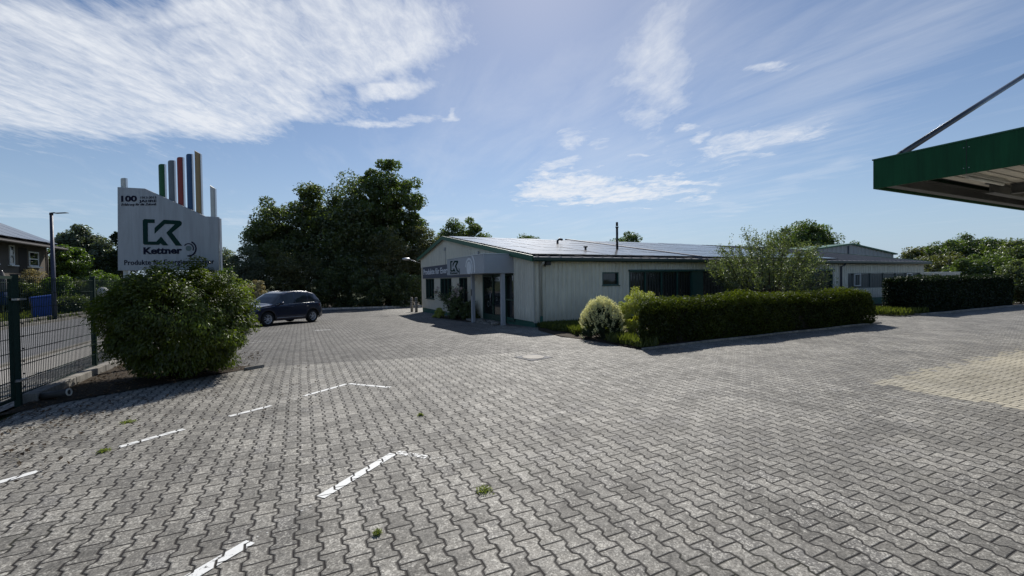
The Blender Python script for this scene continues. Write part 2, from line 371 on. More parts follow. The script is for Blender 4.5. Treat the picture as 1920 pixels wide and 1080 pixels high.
def mat_concrete(name='weathered_concrete', c=(.27, .255, .23)):
    s = NT(name); P = s.pos(); n = s.noise(P, 2.2, 6, .7); st = s.noise(P, 3, 4, .6, sc=(2, 2, .3)); g = s.noise(P, 90, 3, .8)
    col = s.mix(1., c, s.ramp(n, [(.3, .6), (.7, 1.25)]), 'MULTIPLY'); col = s.mix(1., col, s.ramp(st, [(.35, .7), (.6, 1.1)]), 'MULTIPLY')
    col = s.mix(1., col, s.ramp(g, [(.35, .8), (.65, 1.2)]), 'MULTIPLY')
    s.bsdf(col, .88, 0, .25, s.bump(g, .6, .005)); return s.m
PAVE = mat_paving(); PAINT = mat_paint(); SOIL = mat_soil(); GRASSB = mat_grassbase(); ASPH = mat_asphalt(); CONC = mat_concrete(); KERB = mat_concrete('pale_kerb_stone', (.50, .48, .44))
LIGHTP = mat_asphalt('pale_pavement', (.26, .245, .225), (.36, .34, .31))

# far ground, one sheet to the horizon (a ring of coarse cells, a little below the yard)
mb = MB(); xs = [-1500, -400, -120, -60, -40, -25, -12, -3.9, -2.7, 10, 30, 50, 80, 130, 400, 1500]; ys = [-800, -150, -40, -10, 5, 9, 10.5, 20, 30, 45, 60, 90, 150, 400, 1800]
mb.v = [(x, y, G(x, y)-.09) for y in ys for x in xs]
mb.f = [(j*len(xs)+i, j*len(xs)+i+1, (j+1)*len(xs)+i+1, (j+1)*len(xs)+i) for j in range(len(ys)-1) for i in range(len(xs)-1)]; mb.sm = [True]*len(mb.f)
mb.build('ground', GRASSB, kind='structure')
sheet('paved_yard', -3.45, 62, -14, 46.8, .35, PAVE, kind='structure')
sheet('street', -10.9, -5.8, -30, 130, 2.5, ASPH, -.04, kind='structure')
sheet('pavement', -5.8, -4.62, -30, 130, 2.5, LIGHTP, -.015, kind='structure')
sheet('paved_verge', -4.62, -3.72, -30, 60, 1.2, PAVE, -.01, kind='structure')
mb = MB()
for (x0, x1, y0, y1) in [(-5.93, -5.80, -30, 130)]: mb.box(x0, x1, y0, y1, -.2, .02)
mb.build('street_kerb', CONC, kind='structure')
mb = MB(); mb.box(-11.05, -10.9, -30, 130, -.2, .07); mb.build('far_street_kerb', CONC, kind='structure')

def ground_poly(name, pts, mat, dz, step=.25, **k):
    """flat bed following the ground: grid clipped to a convex-ish polygon by fans is overkill, so a triangulated strip"""
    import mathutils.geometry as mg
    # sample interior points
    xs = [p[0] for p in pts]; ys = [p[1] for p in pts]
    dense = []
    for i in range(len(pts)):
        a = Vector(pts[i]); b = Vector(pts[(i+1) % len(pts)]); n = max(1, int((b-a).length/step))
        dense += [a.lerp(b, t/n) for t in range(n)]
    ne = len(dense); inner = []
    def inside(x, y):
        c = False; j = len(pts)-1
        for i in range(len(pts)):
            if (pts[i][1] > y) != (pts[j][1] > y) and x < (pts[j][0]-pts[i][0])*(y-pts[i][1])/(pts[j][1]-pts[i][1])+pts[i][0]: c = not c
            j = i
        return c
    for x in np.arange(min(xs), max(xs), step*1.5):
        for y in np.arange(min(ys), max(ys), step*1.5):
            if inside(x, y): inner.append(Vector((x, y)))
    edges = [(i, (i+1) % ne) for i in range(ne)]
    v, e, f, *_ = mg.delaunay_2d_cdt(dense+inner, edges, [], 1, 1e-4)
    mb = MB(); mb.v = [(p.x, p.y, G(p.x, p.y)+dz+.012*math.sin(p.x*5)*math.sin(p.y*4.3)*(dz > .01)) for p in v]; mb.f = [tuple(q) for q in f]; mb.sm = [True]*len(f)
    return mb.build(name, mat, **k)
bush_bed = [(-3.62, 7.95), (-3.14, 8.5), (-2.52, 8.9), (-1.7, 9.55), (-.96, 10.18), (-.7, 10.35), (-1.6, 10.75), (-2.6, 12.5), (-3.62, 14.5)]
ground_poly('bush_bed_soil', bush_bed, SOIL, .012, kind='structure')
ground_poly('hedge_bed_soil', [(7.25, 8.05), (18.3, 8.3), (18.6, 14.6), (8.1, 14.6), (7.35, 13.2), (7.0, 11.2)], SOIL, .02, kind='structure')
ground_poly('far_hedge_bed_soil', [(23.0, 9.0), (36.5, 9.0), (37.5, 14.6), (22.6, 14.6)], SOIL, .02, kind='structure')
ground_poly('tree_belt_soil', [(-3.4, 46.9), (10, 44.5), (30, 40.5), (30, 66), (-3.4, 66)], SOIL, .03, step=1.5, kind='structure')
ground_poly('entrance_bed_soil', [(7.0, 19.3), (7.95, 19.3), (7.95, 24.5), (6.75, 24.5)], SOIL, .03, kind='structure')
def kerb(name, pts, w_, h, mat=CONC, seg=1.0, **k):
    mb = MB()
    for (a, b) in zip(pts[:-1], pts[1:]):
        a = Vector(a); b = Vector(b); n = max(1, round((b-a).length/seg)); d = (b-a)/n; nn = Vector((-d.y, d.x)).normalized()*w_/2
        for i in range(n):
            p = a+d*(i+.006); q = a+d*(i+.994); j = random.uniform(-.006, .006)
            zp, zq = G(*p)+h+j, G(*q)+h+j
            c = [p-nn, q-nn, q+nn, p+nn]
            mb.add([(v.x, v.y, (zp, zq, zq, zp)[t]-h-.1) for t, v in enumerate(c)]+[(v.x, v.y, (zp, zq, zq, zp)[t]) for t, v in enumerate(c)],
                   [(0,3,2,1),(4,5,6,7),(0,1,5,4),(1,2,6,5),(2,3,7,6),(3,0,4,7)])
    return mb.build(name, mat, bevel=.012, **k)
kerb('court_kerb', [(-3.4, 46.8), (10, 44.4), (30, 40.4)], .14, .17, KERB, kind='structure')
kerb('bed_kerb', [(7.25, 8.0), (18.35, 8.22), (18.65, 12.5)], .06, .05, kind='structure')
kerb('far_bed_kerb', [(22.7, 12), (22.95, 8.95), (36.5, 8.95)], .08, .08, kind='structure')
kerb('bush_bed_kerb', [(-1.05, 10.0), (-.72, 10.22)], .05, .06, kind='structure')

# worn parking markings
def paint(name, segs, wd=.085, wear=.30):
    mb = MB(); ws = []
    for (a, b, wr) in segs:
        a = Vector(a); b = Vector(b); n = max(1, int((b-a).length/.08)); d = (b-a)/n; nn = Vector((-d.y, d.x)).normalized()*wd/2
        base = len(mb.v)
        for i in range(n+1):
            p = a+d*i
            for q in (p-nn, p+nn): mb.v.append((q.x, q.y, G(q.x, q.y)+.005)); ws.append(wr)
        for i in range(n): mb.f.append((base+2*i, base+2*i+1, base+2*i+3, base+2*i+2)); mb.sm.append(True)
    o = mb.build(name, PAINT, kind='structure'); at = o.data.attributes.new('wear', 'FLOAT', 'POINT'); at.data.foreach_set('value', ws)
paint('parking_marking', [((-.80, 2.86), (-.33, 3.27), .39), ((-.33, 3.27), (.08, 3.69), .58), ((.1, 3.71), (.78, 4.36), .37), ((.82, 4.38), (1.05, 4.12), .46), ((1.05, 4.12), (1.32, 3.86), .53)])
paint('parking_marking', [((.0, 7.26), (.65, 7.76), .37), ((.69, 7.75), (1.25, 7.14), .40), ((-.38, 6.9), (0, 7.26), .6)], .075)
paint('parking_marking', [((-.86, 6.55), (-.41, 6.88), .38), ((-1.2, 6.26), (-.9, 6.5), .58)], .075)
paint('parking_marking', [((-1.74, 5.83), (-1.26, 6.21), .36)], .08)
paint('parking_marking', [((-2.8, 4.96), (-2.19, 5.43), .36)], .08)
paint('parking_marking', [((.45, 19.5), (1.05, 19.25), .3)], .13)
paint('parking_marking', [((-1.6, 15.6), (-.9, 16.2), .52)], .1)
# ------------------------------------------------------------------ foliage
def mat_leaf(name, dark, light, trans=.35, gloss=.35, rough=.45, tcol=None, gmix=.12):
    s = NT(name); a = s.new('ShaderNodeAttribute'); a.attribute_name = 'tint'
    n = s.noise(s.pos(), 1.1, 3)
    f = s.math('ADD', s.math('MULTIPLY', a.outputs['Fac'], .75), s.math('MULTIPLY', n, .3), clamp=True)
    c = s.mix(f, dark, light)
    d = s.new('ShaderNodeBsdfDiffuse'); s.link(c, d.inputs[0]); d.inputs['Roughness'].default_value = 1
    t = s.new('ShaderNodeBsdfTranslucent'); s.put(t.inputs[0], s.mix(1., c, tcol or (1.35, 1.5, .55), 'MULTIPLY'))
    m = s.new('ShaderNodeMixShader'); m.inputs[0].default_value = trans; s.link(d.outputs[0], m.inputs[1]); s.link(t.outputs[0], m.inputs[2])
    g = s.new('ShaderNodeBsdfGlossy'); g.inputs['Roughness'].default_value = rough; g.inputs[0].default_value = (.9, .95, .9, 1)
    m2 = s.new('ShaderNodeMixShader'); s.put(m2.inputs[0], gloss*.20); s.link(m.outputs[0], m2.inputs[1]); s.link(g.outputs[0], m2.inputs[2])
    s.link(m2.outputs[0], s.out.inputs[0]); return s.m
def mat_bark(name='bark', c=(.075, .058, .045)):
    s = NT(name); P = s.coord(); n = s.noise(P, 8, 6, .7, sc=(3, 3, .6))
    s.bsdf(s.mix(1., c, s.ramp(n, [(.3, .45), (.7, 1.5)]), 'MULTIPLY'), .9, 0, .2, s.bump(n, 1., .02)); return s.m
BARK = mat_bark(); TWIG = mat_bark('dark_twigs', (.03, .024, .018))

def unit(v): return v/np.maximum(np.linalg.norm(v, axis=-1, keepdims=True), 1e-9)
def leaf_mesh(name, P, Nrm, size, mat, aspect=2.1, tint=None, fold=.25, axis=None, parent=None, extra=None):
    """one mesh of many folded leaves: P centres, Nrm facing directions, axis = direction the leaf points"""
    n = len(P); size = np.broadcast_to(size, (n,))[:, None]
    if axis is None: axis = unit(rng.normal(size=(n, 3)))
    ax = unit(axis - Nrm*np.sum(axis*Nrm, 1, keepdims=True)); bx = np.cross(Nrm, ax)
    L = size*.5; Wd = size*.5/aspect
    tip = P+ax*L - Nrm*L*.15; base = P-ax*L; a = P+bx*Wd+Nrm*Wd*fold+ax*L*.1; b = P-bx*Wd+Nrm*Wd*fold+ax*L*.1
    V = np.stack([base, a, tip, b], 1).reshape(-1, 3)
    me = bpy.data.meshes.new(name); me.vertices.add(4*n); me.vertices.foreach_set('co', V.ravel())
    idx = np.arange(n)*4
    F = np.stack([idx, idx+1, idx+2, idx, idx+2, idx+3], 1).ravel()
    me.loops.add(6*n); me.loops.foreach_set('vertex_index', F); me.polygons.add(2*n)
    me.polygons.foreach_set('loop_start', np.arange(2*n)*3); me.polygons.foreach_set('loop_total', np.full(2*n, 3))
    me.update(calc_edges=True); me.validate()
    at = me.attributes.new('tint', 'FLOAT', 'POINT')
    tint = rng.random(n) if tint is None else tint
    at.data.foreach_set('value', np.repeat(np.clip(tint, 0, 1), 4).astype(np.float32))
    me.materials.append(mat); o = bpy.data.objects.new(name, me); COL.objects.link(o)
    if parent is not None: o.parent = parent
    return o
def clump_points(centers, radii, per, flat=.8, fill=.5):
    """points through each clump, denser near its rim, and outward normals"""
    k = len(centers); d = unit(rng.normal(size=(k, per, 3))); r = fill+(1-fill)*rng.random((k, per, 1))**.6
    r = r*(1+.18*np.sin(d[..., :1]*5+np.arange(k)[:, None, None])*np.cos(d[..., 1:2]*6))
    off = d*r*np.asarray(radii)[:, None, None]; off[..., 2] *= flat
    P = (np.asarray(centers)[:, None, :]+off).reshape(-1, 3); return P, d.reshape(-1, 3)
def crown_centres(n, R3, lo=.45, z0=-.9, seed=None, lump=.22):
    r = np.random.default_rng(seed); out = []
    ph = r.random(6)*6.28
    while len(out) < n:
        d = unit(r.normal(size=3)); 
        if d[2] < z0: continue
        az = math.atan2(d[1], d[0]); k = 1+lump*math.sin(2*az+ph[0])*math.cos(3*d[2]+ph[1])+lump*.7*math.sin(5*az+ph[2]+4*d[2])
        out.append(d*(lo+(1-lo)*r.random()**.6)*k)
    return np.array(out)*np.array(R3)
def limbs(mb, base, centres, rad, n=9, bend=.15):
    base = Vector(base)
    for c in centres[:n]:
        c = Vector(c); m = base.lerp(c, .5)+Vector((random.uniform(-1, 1), random.uniform(-1, 1), random.uniform(.0, 1)))*bend*(c-base).length
        q = base.lerp(m, .5)
        mb.tube([base, q.lerp(m, .0), m, c], [rad, rad*.75, rad*.45, rad*.12], 6)
def tree(name, x, y, H, R3, mat, leaf=.22, ncl=60, per=120, clr=.9, trunk=.22, zc=None, label=None, cat='tree', group=None, seed=0, z0=-.75, lump=.22, flat=.75, lo=.4, fill=.45, tintz=.35, lift=0., bark=None):
    """trunk with limbs and a crown of leaf clumps; crown radii R3, top of the crown at height H"""
    zb = G(x, y); o = empty(name, (x, y, zb), label=label, cat=cat, group=group)
    cz = (H-R3[2]*.95) if zc is None else zc
    ncl = int(ncl*1.55); lo *= .7; clr *= 1.02
    per = int(per*1.35); leaf *= .88
    if cat == 'shrub': z0 = -.98
    C = crown_centres(ncl, (1, 1, 1), lo, z0, seed, lump); nn = np.linalg.norm(C, axis=1, keepdims=True); C = C*np.minimum(1, 1.0/nn)*np.array(R3)*np.array([1., 1., .98])+np.array([0, 0, cz])
    C[:, 2] = np.maximum(C[:, 2], .25+lift)
    cr = clr*(.6+.7*np.random.default_rng(seed+5).random(ncl))
    P, D = clump_points(C, cr, per, flat, fill)
    P = P[P[:, 2] > .05]; D = D[:len(P)]
    nrm = unit(D*.5+np.array([0, 0, .55])+rng.normal(size=P.shape)*.55)
    # tone differs from clump to clump, partly as dappled light in the tint; paler higher up
    ct = np.repeat(np.random.default_rng(seed+9).random(ncl), per)[:len(P)] if len(P) == ncl*per else rng.random(len(P))
    tint = .02+.55*ct**1.5+.3*rng.random(len(P))+tintz*np.clip((P[:, 2]-cz)/R3[2], -.3, 1)*.6
    lf = leaf*(.65+.7*rng.random(len(P)))
    leaf_mesh('crown', P, nrm, lf, mat, 1.7, tint, parent=o)
    if trunk:
        t = MB(); lean = Vector((random.uniform(-.04, .04)*H, random.uniform(-.04, .04)*H, cz*.6))
        t.tube([(0, 0, -.3), (lean.x*.4, lean.y*.4, lean.z*.45), lean, (lean.x*1.2, lean.y*1.2, cz+R3[2]*.3)], [trunk*1.25, trunk, trunk*.8, trunk*.3], 9)
        idx = list(range(ncl)); random.shuffle(idx)
        limbs(t, lean, [C[i] for i in idx], trunk*.5, min(14, ncl)); t.build('trunk', bark or BARK, o, local=True)
    return o
LF = {
 'oak': mat_leaf('oak_leaves', (.032, .052, .014), (.15, .205, .05), .46),
 'dark': mat_leaf('dark_leaves', (.034, .052, .018), (.15, .185, .055), .46),
 'olive': mat_leaf('olive_leaves', (.045, .052, .018), (.18, .185, .065), .44),
 'grey': mat_leaf('grey_green_leaves', (.045, .06, .038), (.17, .20, .13), .35),
 'fresh': mat_leaf('fresh_green_leaves', (.05, .085, .013), (.17, .25, .04), .46),
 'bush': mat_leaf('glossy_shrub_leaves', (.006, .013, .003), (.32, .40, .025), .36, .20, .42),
 'yew': mat_leaf('yew_needles', (.007, .014, .004), (.17, .20, .020), .2, .10),
 'thuja': mat_leaf('dark_conifer_sprays', (.010, .020, .008), (.040, .060, .022), .25, .15),
 'yellow': mat_leaf('yellow_green_leaves', (.20, .22, .04), (.56, .56, .13), .4),
 'apple': mat_leaf('small_tree_leaves', (.045, .062, .026), (.22, .255, .12), .38),
 'cream': mat_leaf('cream_flower_tips', (.74, .72, .36), (.90, .88, .60), .4, .1, tcol=(1, 1, .8)),
 'varieg': mat_leaf('variegated_leaves', (.05, .045, .02), (.80, .68, .38), .25, .2, tcol=(1, 1, .7)),
 'pink': mat_leaf('pale_rose_petals', (.50, .38, .36), (.75, .66, .62), .3, .1, tcol=(1, .9, .85)),
 'grass': mat_leaf('grass_blades', (.045, .06, .014), (.165, .185, .05), .35, .1),
 'weed': mat_leaf('weed_leaves', (.20, .235, .04), (.38, .42, .10), .35, .1),
 'litter': mat_leaf('fallen_leaves', (.05, .03, .018), (.20, .13, .075), .1, .1, tcol=(1, 1, 1)),
}
# ------------------------------------------------------------------ tall trees behind the parking court
def at(px, y0, depth):
    """ground position at a bearing (column of the 1920 photograph) and distance"""
    l = (px-960)/FPX*depth
    return (math.sin(YAW)*depth+math.cos(YAW)*l, math.cos(YAW)*depth-math.sin(YAW)*l)
def top(py, px, depth):
    return CAMH+((525-.014*(px-960)) - py)/FPX*depth
def T(name, px, depth, pytop, wpx, mat, label, frac=.5, **k):
    x, y = at(px, 0, depth); H = top(pytop, px, depth)-G(x, y); r = wpx/2/FPX*depth
    return tree(name, x, y, H, (r, r*.85, H*frac), LF[mat], label=label, **k)
gb = 'trees and shrubs behind the parking court'
T('oak_tree', 728, 52, 280, 140, 'oak', 'tallest dark oak with an open lumpy top left of the building', .40, leaf=.34, ncl=120, per=170, clr=.95, trunk=.4, zc=9.6, seed=3, group=gb, lump=.3, lo=.3)
T('tree', 580, 52, 314, 185, 'dark', 'broad dark tree left of the tall oak behind the parked car', .42, leaf=.32, ncl=130, per=170, clr=1.0, trunk=.35, seed=12, group=gb, zc=7.3)
T('tree', 655, 50, 338, 130, 'dark', 'dark tree filling the gap between the broad tree and the tall oak', .44, leaf=.32, ncl=90, per=160, clr=1.1, trunk=.3, seed=22, group=gb)
T('tree', 515, 51, 396, 108, 'dark', 'low dark tree at the left end of the clump behind the car', .45, leaf=.3, ncl=80, per=150, clr=.9, trunk=.25, seed=31, group=gb)
T('tree', 790, 50, 432, 80, 'olive', 'brownish green drooping tree beside the left corner of the building', .52, leaf=.24, ncl=80, per=170, clr=.8, trunk=.2, seed=44, group=gb)
T('tree', 730, 47.5, 436, 80, 'olive', 'mid green leafy tree in front of the tall oak', .52, leaf=.24, ncl=80, per=160, clr=.8, trunk=.2, seed=45, group=gb)
T('tree', 655, 49, 440, 110, 'dark', 'very dark bushy tree directly behind the kerb right of the car', .52, leaf=.26, ncl=90, per=170, clr=.9, trunk=.2, seed=46, group=gb)
T('shrub', 550, 46.5, 466, 118, 'olive', 'tall reddish green shrub right behind the car', .55, leaf=.2, ncl=90, per=170, clr=.65, trunk=.12, cat='shrub', seed=51, group=gb)
T('shrub', 472, 45, 463, 66, 'grey', 'pale green shrub left of the reddish one behind the car', .55, leaf=.2, ncl=60, per=150, clr=.6, trunk=.1, cat='shrub', seed=52, group=gb)
T('shrub', 628, 46.5, 500, 70, 'dark', 'low dark shrub on the kerb between car and building', .6, leaf=.2, ncl=60, per=150, clr=.6, trunk=.08, cat='shrub', seed=53, group=gb)
T('shrub', 705, 45.6, 505, 100, 'dark', 'wide dark shrub on the kerb under the mid green tree', .6, leaf=.2, ncl=70, per=160, clr=.6, trunk=.08, cat='shrub', seed=54, group=gb)
T('shrub', 765, 45, 512, 70, 'dark', 'small dark shrub on the kerb nearest the building corner', .6, leaf=.2, ncl=60, per=150, clr=.5, trunk=.08, cat='shrub', seed=55, group=gb)
T('shrub', 425, 52, 505, 60, 'fresh', 'small bright green shrub seen between sign and pale shrub', .55, leaf=.2, ncl=50, per=120, clr=.6, trunk=.08, cat='shrub', seed=56, group=gb)
gr = 'trees showing above the long roof'
T('tree', 873, 72, 410, 88, 'oak', 'dark green tree above the left end of the roof ridge', .45, leaf=.36, ncl=80, per=150, clr=1.1, trunk=.3, seed=61, group=gr)
T('tree', 1176, 85, 432, 72, 'oak', 'small round tree right behind the black flue pipe', .45, leaf=.36, ncl=70, per=130, clr=1.1, trunk=.3, seed=62, group=gr)
T('tree', 990, 95, 441, 60, 'oak', 'faint low tree top right above the roof ridge', .45, leaf=.4, ncl=50, per=110, clr=1.1, trunk=.3, seed=63, group=gr)
T('tree', 1512, 75, 418, 116, 'oak', 'dark round tree behind the leafy small tree and the far hall', .42, leaf=.36, ncl=120, per=150, clr=1.2, trunk=.35, seed=64, group=gr)
T('tree', 1610, 110, 450, 46, 'oak', 'tiny tree top right of the far hall ridge', .45, leaf=.4, ncl=40, per=100, clr=1.1, trunk=.3, seed=65, group=gr)
gt = 'trees beyond the dark clipped hedge'
T('tree', 1735, 75, 463, 90, 'olive', 'leftmost of the green trees beyond the dark hedge', .5, leaf=.34, ncl=80, per=150, clr=1., trunk=.3, seed=71, group=gt)
T('tree', 1800, 70, 445, 100, 'oak', 'mid green tree, second from the left beyond the dark hedge', .5, leaf=.32, ncl=100, per=160, clr=1., trunk=.3, seed=72, group=gt)
T('tree', 1868, 66, 448, 100, 'oak', 'mid green tree beyond the hedge just left of the picture edge', .5, leaf=.32, ncl=100, per=160, clr=1., trunk=.3, seed=73, group=gt)
T('tree', 1930, 60, 445, 110, 'dark', 'darkest tree at the right edge under the canopy', .5, leaf=.3, ncl=100, per=160, clr=1., trunk=.3, seed=74, group=gt)
T('tree', 1770, 58, 480, 110, 'olive', 'low olive green tree behind the white wall', .5, leaf=.28, ncl=80, per=150, clr=.9, trunk=.2, seed=75, group=gt)
T('shrub', 1840, 52, 482, 110, 'oak', 'broad shrub behind the right half of the dark hedge', .55, leaf=.26, ncl=80, per=150, clr=.8, trunk=.15, cat='shrub', seed=76, group=gt)
T('shrub', 1928, 24.3, 490, 84, 'apple', 'pale green flowering shrub at the right end of the dark hedge', .55, leaf=.13, ncl=90, per=150, clr=.42, trunk=.08, cat='shrub', seed=77)
T('shrub', 1700, 62, 500, 60, 'olive', 'low shrub at the left end of the white wall', .55, leaf=.26, ncl=50, per=120, clr=.7, trunk=.1, cat='shrub', seed=78, group=gt)
# street side
gl = 'garden trees across the street'
T('maple_tree', 128, 36, 458, 66, 'fresh', 'bright green young maple right of the street lamp', .46, leaf=.2, ncl=80, per=150, clr=.5, trunk=.12, seed=81, group=gl)
T('tree', 155, 42, 428, 66, 'grey', 'tall grey green tree behind the young maple', .42, leaf=.24, ncl=90, per=150, clr=.62, trunk=.16, seed=82, group=gl)
T('tree', 198, 42, 456, 60, 'grey', 'rounded grey green tree partly behind the sign', .46, leaf=.24, ncl=80, per=150, clr=.62, trunk=.16, seed=83, group=gl)
T('pine_tree', 232, 40, 432, 44, 'thuja', 'dark pine whose ragged branch shows left of the sign', .35, leaf=.22, ncl=26, per=150, clr=.5, trunk=.12, seed=84, group=gl, lo=.2)
T('tree', 410, 60, 470, 70, 'grey', 'grey tree low behind the right edge of the sign', .5, leaf=.3, ncl=60, per=120, clr=.9, trunk=.15, seed=85, group=gl)
gg_ = 'garden shrubs along the street fence'
for i, (px, dp, pt, wp, mt, lb) in enumerate([
    (112, 29, 522, 52, 'fresh', 'light green shrub just right of the street lamp pole'), (150, 30.5, 528, 60, 'apple', 'loose pale shrub between lamp and second fence post'),
    (190, 31, 512, 60, 'fresh', 'yellow green shrub behind the white globe lamp'), (50, 31, 507, 52, 'varieg', 'white flowering shrub against the house wall'),
    (40, 29.5, 533, 50, 'dark', 'dark shrub behind the blue bin'), (128, 27, 556, 70, 'dark', 'low dark shrub right of the blue bin'),
    (212, 30, 540, 60, 'oak', 'round green shrub beside the globe lamp'), (10, 30, 545, 50, 'dark', 'dark shrub at the left edge by the parasol'), (235, 30, 530, 60, 'oak', 'dense shrub hidden partly by the big bush')]):
    T('shrub', px, dp, pt, wp, mt, lb, .55, leaf=.13, ncl=60, per=120, clr=.36, trunk=.05, cat='shrub', seed=90+i, group=gg_)
T('tree', -60, 60, 470, 120, 'grey', 'grey tree beyond the house at the left', .5, leaf=.3, ncl=50, per=100, clr=1.1, trunk=.2, seed=99, group=gl)

# ------------------------------------------------------------------ the big bush in front of the sign
def big_bush():
    x, y = -2.04, 9.98; o = empty('large_shrub', (x, y, G(x, y)), label='huge dense glossy green bush under the company sign, lit on its right', cat='shrub')
    r = np.random.default_rng(5); n = 360; C = []
    fwd = np.array([math.sin(YAW), math.cos(YAW), 0]); rt = np.array([math.cos(YAW), -math.sin(YAW), 0])
    while len(C) < n:
        d = unit(r.normal(size=3))
        if d[2] < -.93: continue
        k = .95+.10*math.sin(4*math.atan2(d[1], d[0])+d[2]*5)
        p = d*k*(.72+.28*r.random()); C.append(p)
    C = np.array(C)*np.array([1.33, 1.33, 1.0])
    a = C@rt; b = C@fwd; z = C[:, 2]
    ctr = .98
    # flat based, fuller on the right at mid height, top near the middle
    q = np.stack([a*.93+np.where(z < -.45, -.0, .0), b*.84, np.where(z > 0, z*1.13, z)], 1)
    q[:, 0] = np.where(z < -.3, q[:, 0]*(1-.13*np.clip((-z-.3)/.6, 0, 1)), q[:, 0])
    Cw = q[:, :1]*rt+q[:, 1:2]*fwd+np.stack([0*z, 0*z, q[:, 2]+ctr], 1)
    Cw[:, 2] = np.maximum(Cw[:, 2], .14)
    per = 240; cr = .14+.15*r.random(n)
    P, D = clump_points(Cw, cr, per, .8, .35)
    keep = P[:, 2] > .03; P = P[keep]; D = D[keep]
    out = unit(P-np.array([0, 0, .9]))
    nrm = unit(out*.5+D*.3+np.array([0, 0, .55])+rng.normal(size=P.shape)*.4)
    axis = unit(out*.9+D*.5+np.array([0, 0, -.45])+rng.normal(size=P.shape)*.3)     # leaves point outwards and hang
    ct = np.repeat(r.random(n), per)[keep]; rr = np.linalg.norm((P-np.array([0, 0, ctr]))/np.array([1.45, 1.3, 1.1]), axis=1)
    lit_shoot = (np.repeat(r.random(n), per)[keep] < .07+.85*np.clip((P@rt)/1.1-.05, 0, 1)**1.2) & (P[:, 2] > .40+.6*rng.random(len(P)))  # yellow-green shoots kept where sun falls: its light put into the tint
    tint = .02+.12*ct+.12*rng.random(len(P))+.75*lit_shoot*np.clip((rr-.80)*4, 0, 1)*(.5+.5*rng.random(len(P)))
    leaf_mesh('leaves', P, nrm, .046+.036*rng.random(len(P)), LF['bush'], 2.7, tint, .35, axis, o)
    t = MB()
    for i in range(22):
        a = i*.9; c = Cw[(i*37) % n]
        t.tube([(.2*math.cos(a), .2*math.sin(a), -.1), (c[0]*.45, c[1]*.45, c[2]*.5), tuple(c)], [.03, .02, .006], 6)
    t.build('branches', TWIG, o, local=True)
big_bush()

def dome_shrub(name, x, y, rx, ry, H, mat, label, n=120, per=150, leaf=.05, tips=None, seed=0, group=None, clr=.1, aspect=2.2):
    o = empty(name, (x, y, G(x, y)), label=label, cat='shrub', group=group); r = np.random.default_rng(seed)
    d = unit(r.normal(size=(n, 3))); d[:, 2] = np.abs(d[:, 2])*1.05-.05*r.random(n); d = d*(.72+.28*r.random((n, 1)))*(.94+.12*np.sin(d[:, :1]*7+d[:, 1:2]*5))
    C = d*np.array([rx, ry, H-.12])+np.array([0, 0, .1]); P, D = clump_points(C, clr*(.7+.6*r.random(n)), per, .8, .3)
    P[:, 2] = np.abs(P[:, 2]); out = unit(P-np.array([0, 0, H*.25])); nrm = unit(out*.4+np.array([0, 0, .4])+rng.normal(size=P.shape)*.5)
    ax = unit(out+rng.normal(size=P.shape)*.5)
    ct = np.repeat(r.random(n), per)
    leaf_mesh('leaves', P, nrm, leaf*(.7+.6*rng.random(len(P))), mat, aspect, .2+.35*ct+.35*rng.random(len(P)), .25, ax, o)
    if tips:                                                 # upright flower candles on the surface
        m = 900; d = unit(r.normal(size=(m, 3))); d[:, 2] = np.abs(d[:, 2])*1.1+.02; d = unit(d); d = d[(d[:, 2] > .30+.15*r.random(len(d))) | (r.random(len(d)) > .85)]
        B = d*np.array([rx, ry, H])*1.0*(.96+.08*r.random((len(d), 1))); k = 22
        up = unit(d*.8+np.array([0, 0, .7])); t = np.linspace(0, 1, k)[None, :, None]
        PP = (B[:, None, :]+up[:, None, :]*t*.14+r.normal(size=(len(d), k, 3))*.013).reshape(-1, 3)
        leaf_mesh('flowers', PP, unit(r.normal(size=PP.shape)+np.array([0, 0, .3])), .028, tips, 1.4, None, .2, None, o)
    t = MB()
    for i in range(9):
        c = C[(i*7) % len(C)]; t.tube([(0, 0, -.05), tuple(c*.5), tuple(c)], [.02, .012, .004], 5)
    t.build('branches', TWIG, o, local=True); return o
dome_shrub('flowering_shrub', 7.72, 10.15, .60, .58, 1.05, LF['thuja'], 'rounded shrub covered in upright cream flower candles at the end of the hedge', tips=LF['cream'], seed=4, clr=.11)
dome_shrub('shrub', 9.85, 11.0, .84, .80, 1.44, LF['yellow'], 'yellow green dome shrub between the cream flowered shrub and the wall', n=190, per=150, leaf=.055, seed=6, clr=.13, aspect=3)
xv, yv_ = at(478, 0, 30.5); dome_shrub('shrub', xv, yv_, 1.08, 1.0, 2.62, LF['varieg'], 'rounded cone shaped cream and brown variegated shrub behind the car bonnet', n=210, per=150, leaf=.10, seed=57, clr=.2, aspect=1.8)
